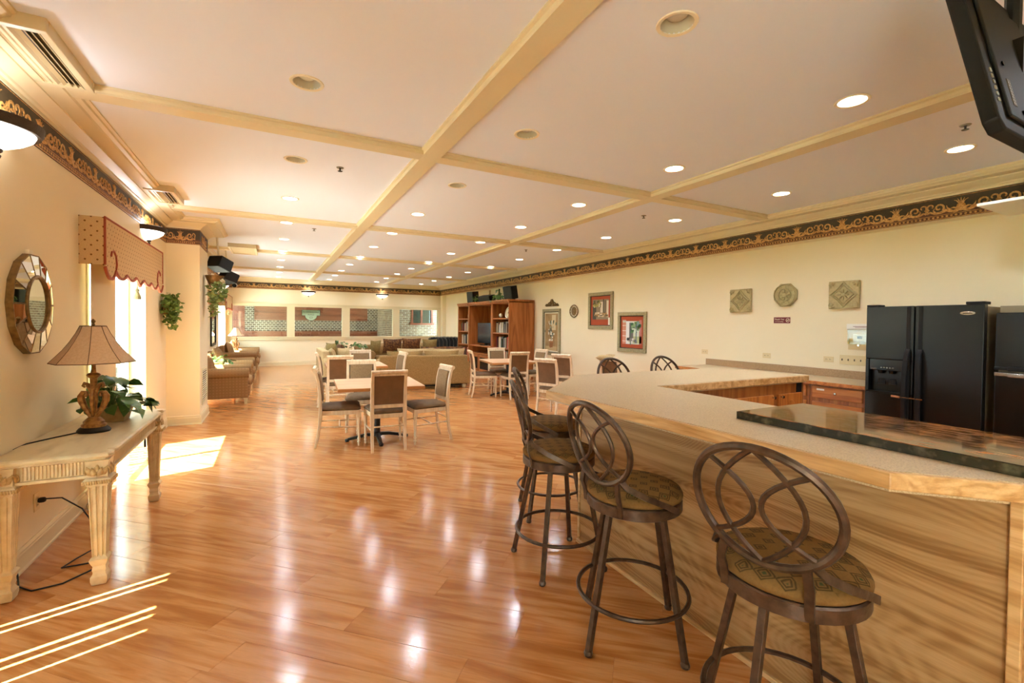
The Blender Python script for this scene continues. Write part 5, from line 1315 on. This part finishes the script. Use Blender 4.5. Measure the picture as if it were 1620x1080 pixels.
# ------------------------------------------------------------------ bookcases and television cabinet
BF, BB = 5.33, 6.08
def unit(name, y0, y1, shelves, lab, doors=False, h=2.09):
    t = thing(name, lab, 'bookcase' if not doors else 'cabinet', (BF, (y0 + y1) / 2, 0)); a = (y1 - y0) / 2; dp = BB - BF
    obj('side_panel', M().box(0, dp, -a, -a + .035, 0, h), m_cherry, t, smooth=0)
    obj('side_panel', M().box(0, dp, a - .035, a, 0, h), m_cherry, t, smooth=0)
    obj('back_panel', M().box(dp - .015, dp, -a + .035, a - .035, .1, h), m_cherry, t, smooth=0)
    obj('top_board', M().box(.0, dp, -a + .035, a - .035, h - .05, h), m_cherry, t, smooth=0)
    obj('cornice', M().box(-.04, dp, -a, a, h, h + .045).box(-.022, dp, -a, a, h - .04, h), m_cherry, t, smooth=0, bev=.006)
    obj('plinth', M().box(.02, dp - .02, -a + .035, a - .035, 0, .1), m_cherry, t, smooth=0)
    for z in shelves: obj('shelf', M().box(.02, dp - .015, -a + .035, a - .035, z - .03, z), m_cherry, t, smooth=0)
    if doors:
        for s in (-1, 1):
            d = obj('door', M().box(-.018, .0, min(s * .01, s * (a - .04)), max(s * .01, s * (a - .04)), .12, .60), m_cherry, t, smooth=0, bev=.004)
            obj('door_glass', M().box(-.0195, -.017, min(s * .09, s * (a - .11)), max(s * .09, s * (a - .11)), .2, .53), m_blackgloss, d, smooth=0)
    return t
ZS = [1.655, 1.265, .865, .47]
unit('bookcase', 10.3, 11.33, ZS, 'tall cherry bookcase nearest the camera, full of books')
unit('television_cabinet', 11.35, 12.98, [.865, .64], 'tall cherry television cabinet between two bookcases', True)
unit('bookcase', 13.0, 13.9, ZS, 'narrow-looking cherry bookcase at the far end of the row')
BC = ['e0d8c4', '8c2f22', '2f4636', 'c8b894', '20242c', 'd8c9a6', '6a3d22', '3b4f66', 'b8b0a0', 'c24a2c', '4a4238', 'e8e2d2', '7c7258']
BN = ['cream', 'red', 'dark green', 'tan', 'black', 'pale', 'brown', 'slate blue', 'grey', 'orange', 'charcoal', 'white', 'olive']
bm_ = [mat('book_cloth_%s' % n.replace(' ', '_'), c, .6) for c, n in zip(BC, BN)]
m_pages = mat('book_pages', 'e4dcc6', .8)
def books(y0, y1, z, hmax, where, seed, x=BF + .10):
    r = random.Random(seed); y = y1; k = 0          # from the far end (left in the photo) to the near
    while y > y0 + .06 and k < 18:
        w_ = r.uniform(.034, .062); h = min(hmax, r.uniform(.22, .3)); d = r.uniform(.16, .22); c = r.randrange(len(BC)); dx = r.uniform(0, .03)
        t = thing('book', '%s book, %s from the left on %s' % (BN[c], ORD[k], where), 'book', (x + dx, y - w_ / 2, z), 0, 'books on ' + where)
        obj('cover', M().box(0, d, -w_/2, -w_/2 + .003, 0, h).box(0, d, w_/2 - .003, w_/2, 0, h).box(0, .003, -w_/2, w_/2, 0, h), bm_[c], t, smooth=0)
        obj('pages', M().box(.003, d - .006, -w_/2 + .003, w_/2 - .003, .002, h - .006), m_pages, t, smooth=0)
        y -= w_ + .003; k += 1
books(10.36, 11.28, 1.265, .3, 'the upper book shelf of the near bookcase', 1)
books(10.36, 11.28, .865, .3, 'the middle book shelf of the near bookcase', 2)
books(10.36, 11.0, .47, .3, 'the lower book shelf of the near bookcase', 3)
books(13.06, 13.84, 1.265, .3, 'the upper book shelf of the far bookcase', 4)
books(13.06, 13.84, .865, .3, 'the middle book shelf of the far bookcase', 5)
books(13.06, 13.84, .47, .3, 'the lower book shelf of the far bookcase', 6)
def plate(x, y, z, r, lab):
    t = thing('display_plate', lab, 'plate', (x, y, z), 0, 'plates on the bookcases')
    Tm = T((0, 0, r * .97), ry=-rad(78))
    obj('dish', M().lathe([(0, 0), (r * .55, 0), (r * .62, .01), (r, .025), (r, .031), (r * .6, .016), (0, .008)], 28, Tm), m_plate, t, smooth=40)
    obj('rim_pattern', M().tube([(r * .82 * math.cos(2*PI*i/28), r * .82 * math.sin(2*PI*i/28), .0225) for i in range(28)], .006, 4, closed=True, T=Tm), m_plate_d, t)
    obj('picture', M().box(-r * .3, r * .3, -r * .36, r * .36, .0085, .011, Tm), m_plate_d, t, smooth=0)
    obj('stand', M().tube([(.02, -.05, 0), (.05, -.05, .06), (.1, -.05, .0)], .005, 5).tube([(.02, .05, 0), (.05, .05, .06), (.1, .05, .0)], .005, 5), m_black, t)
plate(BF + .16, 10.62, 1.655, .15, 'round cream plate with a dark centre on the top shelf of the near bookcase')
plate(BF + .16, 13.2, 1.655, .15, 'round cream plate on the top shelf of the far bookcase')
t = thing('egg_ornament', 'small cream egg-shaped ornament on the top shelf of the near bookcase', 'ornament', (BF + .15, 11.08, 1.655))
obj('egg', M().lathe([(0, .02), (.035, .03), (.05, .065), (.045, .1), (.025, .13), (0, .14)], 14), m_plate, t); obj('foot', M().lathe([(0, 0), (.03, 0), (.018, .02), (.022, .03), (0, .03)], 12), m_antique, t)
t = thing('television', 'black flat television standing in the cherry cabinet', 'television', (BF + .22, 12.25, .865), rad(8))
obj('casing', M().box(0, .06, -.42, .42, .06, .66), m_blackgloss, t, smooth=0, bev=.008)
obj('screen', M().box(-.003, .001, -.37, .37, .14, .62), m_screen, t, smooth=0)
obj('stand', M().lathe([(0, 0), (.16, 0), (.15, .015), (0, .02)], 20, T((.04, 0, 0)), sy=1.5).box(.02, .05, -.06, .06, .015, .08), m_blackgloss, t, smooth=0)
def top_speaker(y, a, b, c, rz, tilt, lab):
    t = thing('speaker', lab, 'speaker', (BF + .28, y, 2.137), rad(rz), 'speakers on the bookcases')
    obj('cabinet', M().box(-c, c, -a, a, 0, 2 * b, T((0, 0, .03), ry=rad(tilt))), m_blackmat, t, smooth=0, bev=.01)
    obj('grille', M().box(-c - .012, -c, -a + .012, a - .012, .012, 2 * b - .012, T((0, 0, .03), ry=rad(tilt))), m_black, t, smooth=0, bev=.004)
    obj('stand', M().box(-c * .6, c * .6, -a * .5, a * .5, 0, .06), m_blackmat, t, smooth=0)
top_speaker(10.72, .16, .17, .11, 18, -12, 'black speaker tilted on top of the near bookcase')
top_speaker(12.25, .27, .085, .11, 14, -14, 'wide black centre speaker tilted on top of the television cabinet')
top_speaker(13.3, .17, .17, .11, 12, -6, 'black speaker on top of the far bookcase')
pothos(BF + .16, 11.2, 2.08, 'trailing green plant on top of the near bookcase beside the speaker', 46, .2, .08, 21, False, 'trailing_plant', .25)
pothos(BF + .16, 12.88, 2.07, 'small green plant on top of the cabinet between two speakers', 26, .15, .07, 22, False, 'trailing_plant', .1)
for y, lab, mm in ((12.55, 'tan bottle-shaped ornament behind the centre speaker', m_pot), (11.9, 'dark small ornament behind the centre speaker', m_black)):
    o = obj('ornament', M().lathe([(0, 0), (.05, 0), (.06, .08), (.05, .2), (.02, .28), (.022, .33), (.03, .36), (0, .39)], 14), mm, None, loc=(BF + .5, y, 2.137)); tag(o, lab, 'ornament')

# ------------------------------------------------------------------ pictures
def picture(y, z, a, b, lab, inner, mount, name='framed_picture', fw=.07):
    t = thing(name, lab, 'picture', (XR, y, z), PI/2)
    for (p, q, r, s) in ((-a, a, b - fw, b), (-a, a, -b, -b + fw), (-a, -a + fw, -b + fw, b - fw), (a - fw, a, -b + fw, b - fw)):
        obj('frame_side', M().box(p, q, 0, .035, r, s), m_frame, t, smooth=0, bev=.008)
    sl = M(); c, d = a - fw, b - fw
    for (p, q, r, s) in ((-c, c, d - .014, d), (-c, c, -d, -d + .014), (-c, -c + .014, -d + .014, d - .014), (c - .014, c, -d + .014, d - .014)): sl.box(p, q, 0, .024, r, s)
    obj('frame_slip', sl, m_frame_in, t, smooth=0)
    obj('mount', M().box(-c, c, 0, .012, -d, d), mount, t, smooth=0)
    inner(t, c, d)
    return t
def patch(t, x0, x1, z0, z1, material, name='print_patch', k=0): return obj(name, M().box(x0, x1, .012 + k * .0004, .0135 + k * .0004, z0, z1), material, t, smooth=0)
PM = {}
def pm(h):
    if h not in PM: PM[h] = mat('print_ink_' + h, h, .7)
    return PM[h]
def blob(t, x, z, rx, rz_, h, k): obj('print_patch', M().prism([(x + rx * math.cos(q * PI / 6) * (1 + .2 * ((q * 7) % 3 - 1)), z + rz_ * math.sin(q * PI / 6) * (1 + .2 * ((q * 5) % 3 - 1))) for q in range(12)], 0, .001, T((0, .0135 + k * .0005, 0), rx=rad(90))), pm(h), t, smooth=0)
# note: local +x is the far (left in the photo) side of a picture
def topiary(t, a, b):
    patch(t, -a + .045, a - .045, -b + .045, b - .045, m_canvas, 'canvas')
    patch(t, -.24, .24, -b + .045, -b + .15, pm('b59a6b'), k=1)
    patch(t, -.2, -.02, .05, b - .08, pm('c7b58c'), k=1)
    for x, z, rx, rz_, h in ((0, -.31, .085, .08, '8a5a30'), (0, -.24, .1, .025, 'a06c3c'), (.02, -.2, .1, .03, 'ded5c0')): blob(t, x, z, rx, rz_, h, 2)
    patch(t, -.008, .012, -.22, .12, pm('4d5140'), k=3)
    r = random.Random(4)
    for q in range(34): blob(t, r.gauss(0, .085), r.uniform(-.15, .26), r.uniform(.015, .035), r.uniform(.02, .05), r.choice(['5d6650', '3f4a3c', 'c8c9b8', '8d957f', 'e6e2d2']), 4 + q % 5)
picture(9.49, 1.315, .40, .57, 'tall framed picture of a potted topiary, nearest the bookcases', topiary, m_mat_cream)
def street(t, a, b):
    r = random.Random(6); A_, B_ = a - .07, b - .08
    patch(t, -A_, A_, -B_ + .05, B_, pm('8a7a5e'), 'print')
    patch(t, -A_, -A_ + .06, -B_ + .1, B_ - .03, pm('d9cdb2'), k=1); patch(t, A_ - .12, A_, -B_ + .05, B_ - .08, pm('4a4838'), k=1); patch(t, -.08, .0, -.12, B_ - .05, pm('d6c8b0'), k=1); patch(t, -.11, -.085, -.1, B_, pm('2c261c'), k=2); patch(t, -.16, -.145, -.1, B_ - .02, pm('38301f'), k=2)
    for q in range(26): blob(t, r.uniform(-A_ + .04, A_ - .04), r.uniform(-B_ + .1, -.05), r.uniform(.02, .05), r.uniform(.015, .03), r.choice(['3a3020', 'c9b28a', 'a27a46', '6a5a3c', 'e0cfa8']), 3 + q % 4)
    for q in range(16): blob(t, r.uniform(0, A_ - .04), r.uniform(.08, B_ - .04), r.uniform(.02, .05), r.uniform(.02, .05), r.choice(['7c7838', '56562c', 'a39a50', 'd2c8a0']), 3 + q % 4)
    patch(t, -a + .005, -a + .075, -b + .02, -b + .17, pm('e4dcc8'), 'caption_card', 6)
picture(7.6, 1.80, .40, .385, 'brick-red mounted framed street scene with a pale card in its corner', street, m_mat_red)
def garden(t, a, b):
    r = random.Random(8); A_, B_ = a - .06, b - .085
    patch(t, -A_, A_, -B_, B_ - .02, pm('cfd6c2'), 'print')
    patch(t, A_ - .1, A_, -B_, B_ - .04, pm('c98a70'), k=1); patch(t, A_ - .2, A_ - .1, -B_, B_ - .02, pm('e6e4e0'), k=1); patch(t, A_ - .3, A_ - .19, -B_ + .06, B_ - .05, pm('6d6a66'), k=2)
    patch(t, -A_, A_ - .3, -B_ + .02, -B_ + .15, pm('b5bd8a'), k=1); patch(t, -A_, -A_ + .06, -B_, B_, pm('b5766a'), k=1)
    for q in range(5): patch(t, A_ - .1, A_, -B_ + .05 + q * .1, -B_ + .06 + q * .1, pm('ece0d2'), k=3)
    for q in range(30): blob(t, r.uniform(-A_ + .05, .0), r.uniform(0, B_ - .05), r.uniform(.03, .06), r.uniform(.02, .05), r.choice(['5f8a52', '3f6b44', '8fae78', 'cfe0c8', '7fa6a0']), 3 + q % 4)
    for q in range(14): blob(t, r.uniform(-.2, .12), r.uniform(-B_ + .03, -B_ + .12), r.uniform(.02, .05), r.uniform(.012, .03), r.choice(['4e4a48', '8b8884', 'dcd8d0']), 3 + q % 4)
    patch(t, -.13, -.11, -.2, .15, pm('5c7a86'), k=7); patch(t, .02, .035, -.25, .12, pm('4e6a60'), k=7)
picture(6.65, 1.37, .39, .385, 'brick-red mounted framed garden scene nearest the bar stools', garden, m_mat_red)
t = thing('wall_ornament', 'small scrolled bronze pediment ornament above the topiary picture', 'ornament', (XR, 9.47, 1.945), PI/2)
om = M()
for s in (-1, 1):
    om.tube([(s * .29 + s * .0, .02, .02), (s * .25, .02, .06), (s * .2, .02, .05), (s * .19, .02, .02), (s * .23, .02, .01)], .014, 6, up=(0, 1, 0))
    om.tube([(s * .2, .02, .01), (s * .15, .02, .08), (s * .09, .02, .1), (s * .07, .02, .06), (s * .11, .02, .04)], .016, 6, up=(0, 1, 0))
    om.tube([(s * .1, .02, .01), (s * .06, .02, .12), (s * .02, .02, .17)], .014, 6, up=(0, 1, 0))
    for k in range(5): om.ell((s * (.05 + k * .05), .018, .03 + .01 * (k % 2)), (.022, .014, .02), 8, 5)
om.ell((0, .022, .1), (.04, .02, .07), 10, 6).box(-.28, .28, 0, .018, 0, .022)
obj('scrollwork', om, m_antique, t, smooth=60)
t = thing('wall_plaque', 'small oval bronze plaque with a pierced rim between two pictures', 'plaque', (XR, 8.55, 1.81), PI/2)
E_ = lambda a, k: (.165 * k * math.cos(a), .165 * k * math.sin(a) * .9)
obj('rim', M().tube([(E_(2*PI*i/28, .92)[0], .015, E_(2*PI*i/28, .92)[1]) for i in range(28)], .012, 6, closed=True, up=(0, 1, 0)), m_antique, t)
obj('medallion', M().ell((0, .005, 0), (.1, .022, .105), 18, 8), m_antique, t)
for k in range(12):
    a = 2 * PI * k / 12; p, q = E_(a, .62), E_(a, .9)
    obj('rim_spoke', M().tube([(p[0], .012, p[1]), (q[0], .014, q[1])], .009, 5, up=(0, 1, 0.01)), m_plate, t)
# lobby sign
t = thing('hanging_sign', 'pale green BLOOMINGDALE PLACE sign hanging behind the far window', 'sign', (1.22, 17.66, 1.75), 0)
sp = [(-.29, -.02), (-.19, -.02)] + [(.19 * math.cos(q), .19 * math.sin(q) * .9 - .02) for q in [PI + i * PI / 14 for i in range(1, 14)]] + [(.19, -.02), (.29, -.02), (.29, .165), (-.29, .165)]
Fm = T(rx=rad(90))
obj('board', M().prism(grow(sp, .014), -.012, .008, Fm), m_signtext, t, smooth=0)
obj('face', M().prism(sp, .008, .012, Fm), m_signgreen, t, smooth=0)
text('lettering', 'BLOOMINGDALE', .066, m_signtext, t, T((0, -.0135, .095)) @ Matrix.Rotation(rad(90), 4, 'X'))
text('lettering', 'PLACE', .07, m_signtext, t, T((0, -.0135, .005)) @ Matrix.Rotation(rad(90), 4, 'X'))
obj('emblem', M().tube([(.05 * math.cos(q * PI / 4), -.0135, -.1 + .03 * math.sin(q * PI / 4) * (1 + .4 * (q % 2))) for q in range(8)], .005, 5, closed=True, up=(0, 1, 0)), m_signtext, t)
obj('chain', M().tube([(-.25, 0, .17), (-.25, 0, 1.0)], .004, 5).tube([(.25, 0, .17), (.25, 0, 1.0)], .004, 5), m_black, t)
# remove the unlabelled prototypes that were never placed
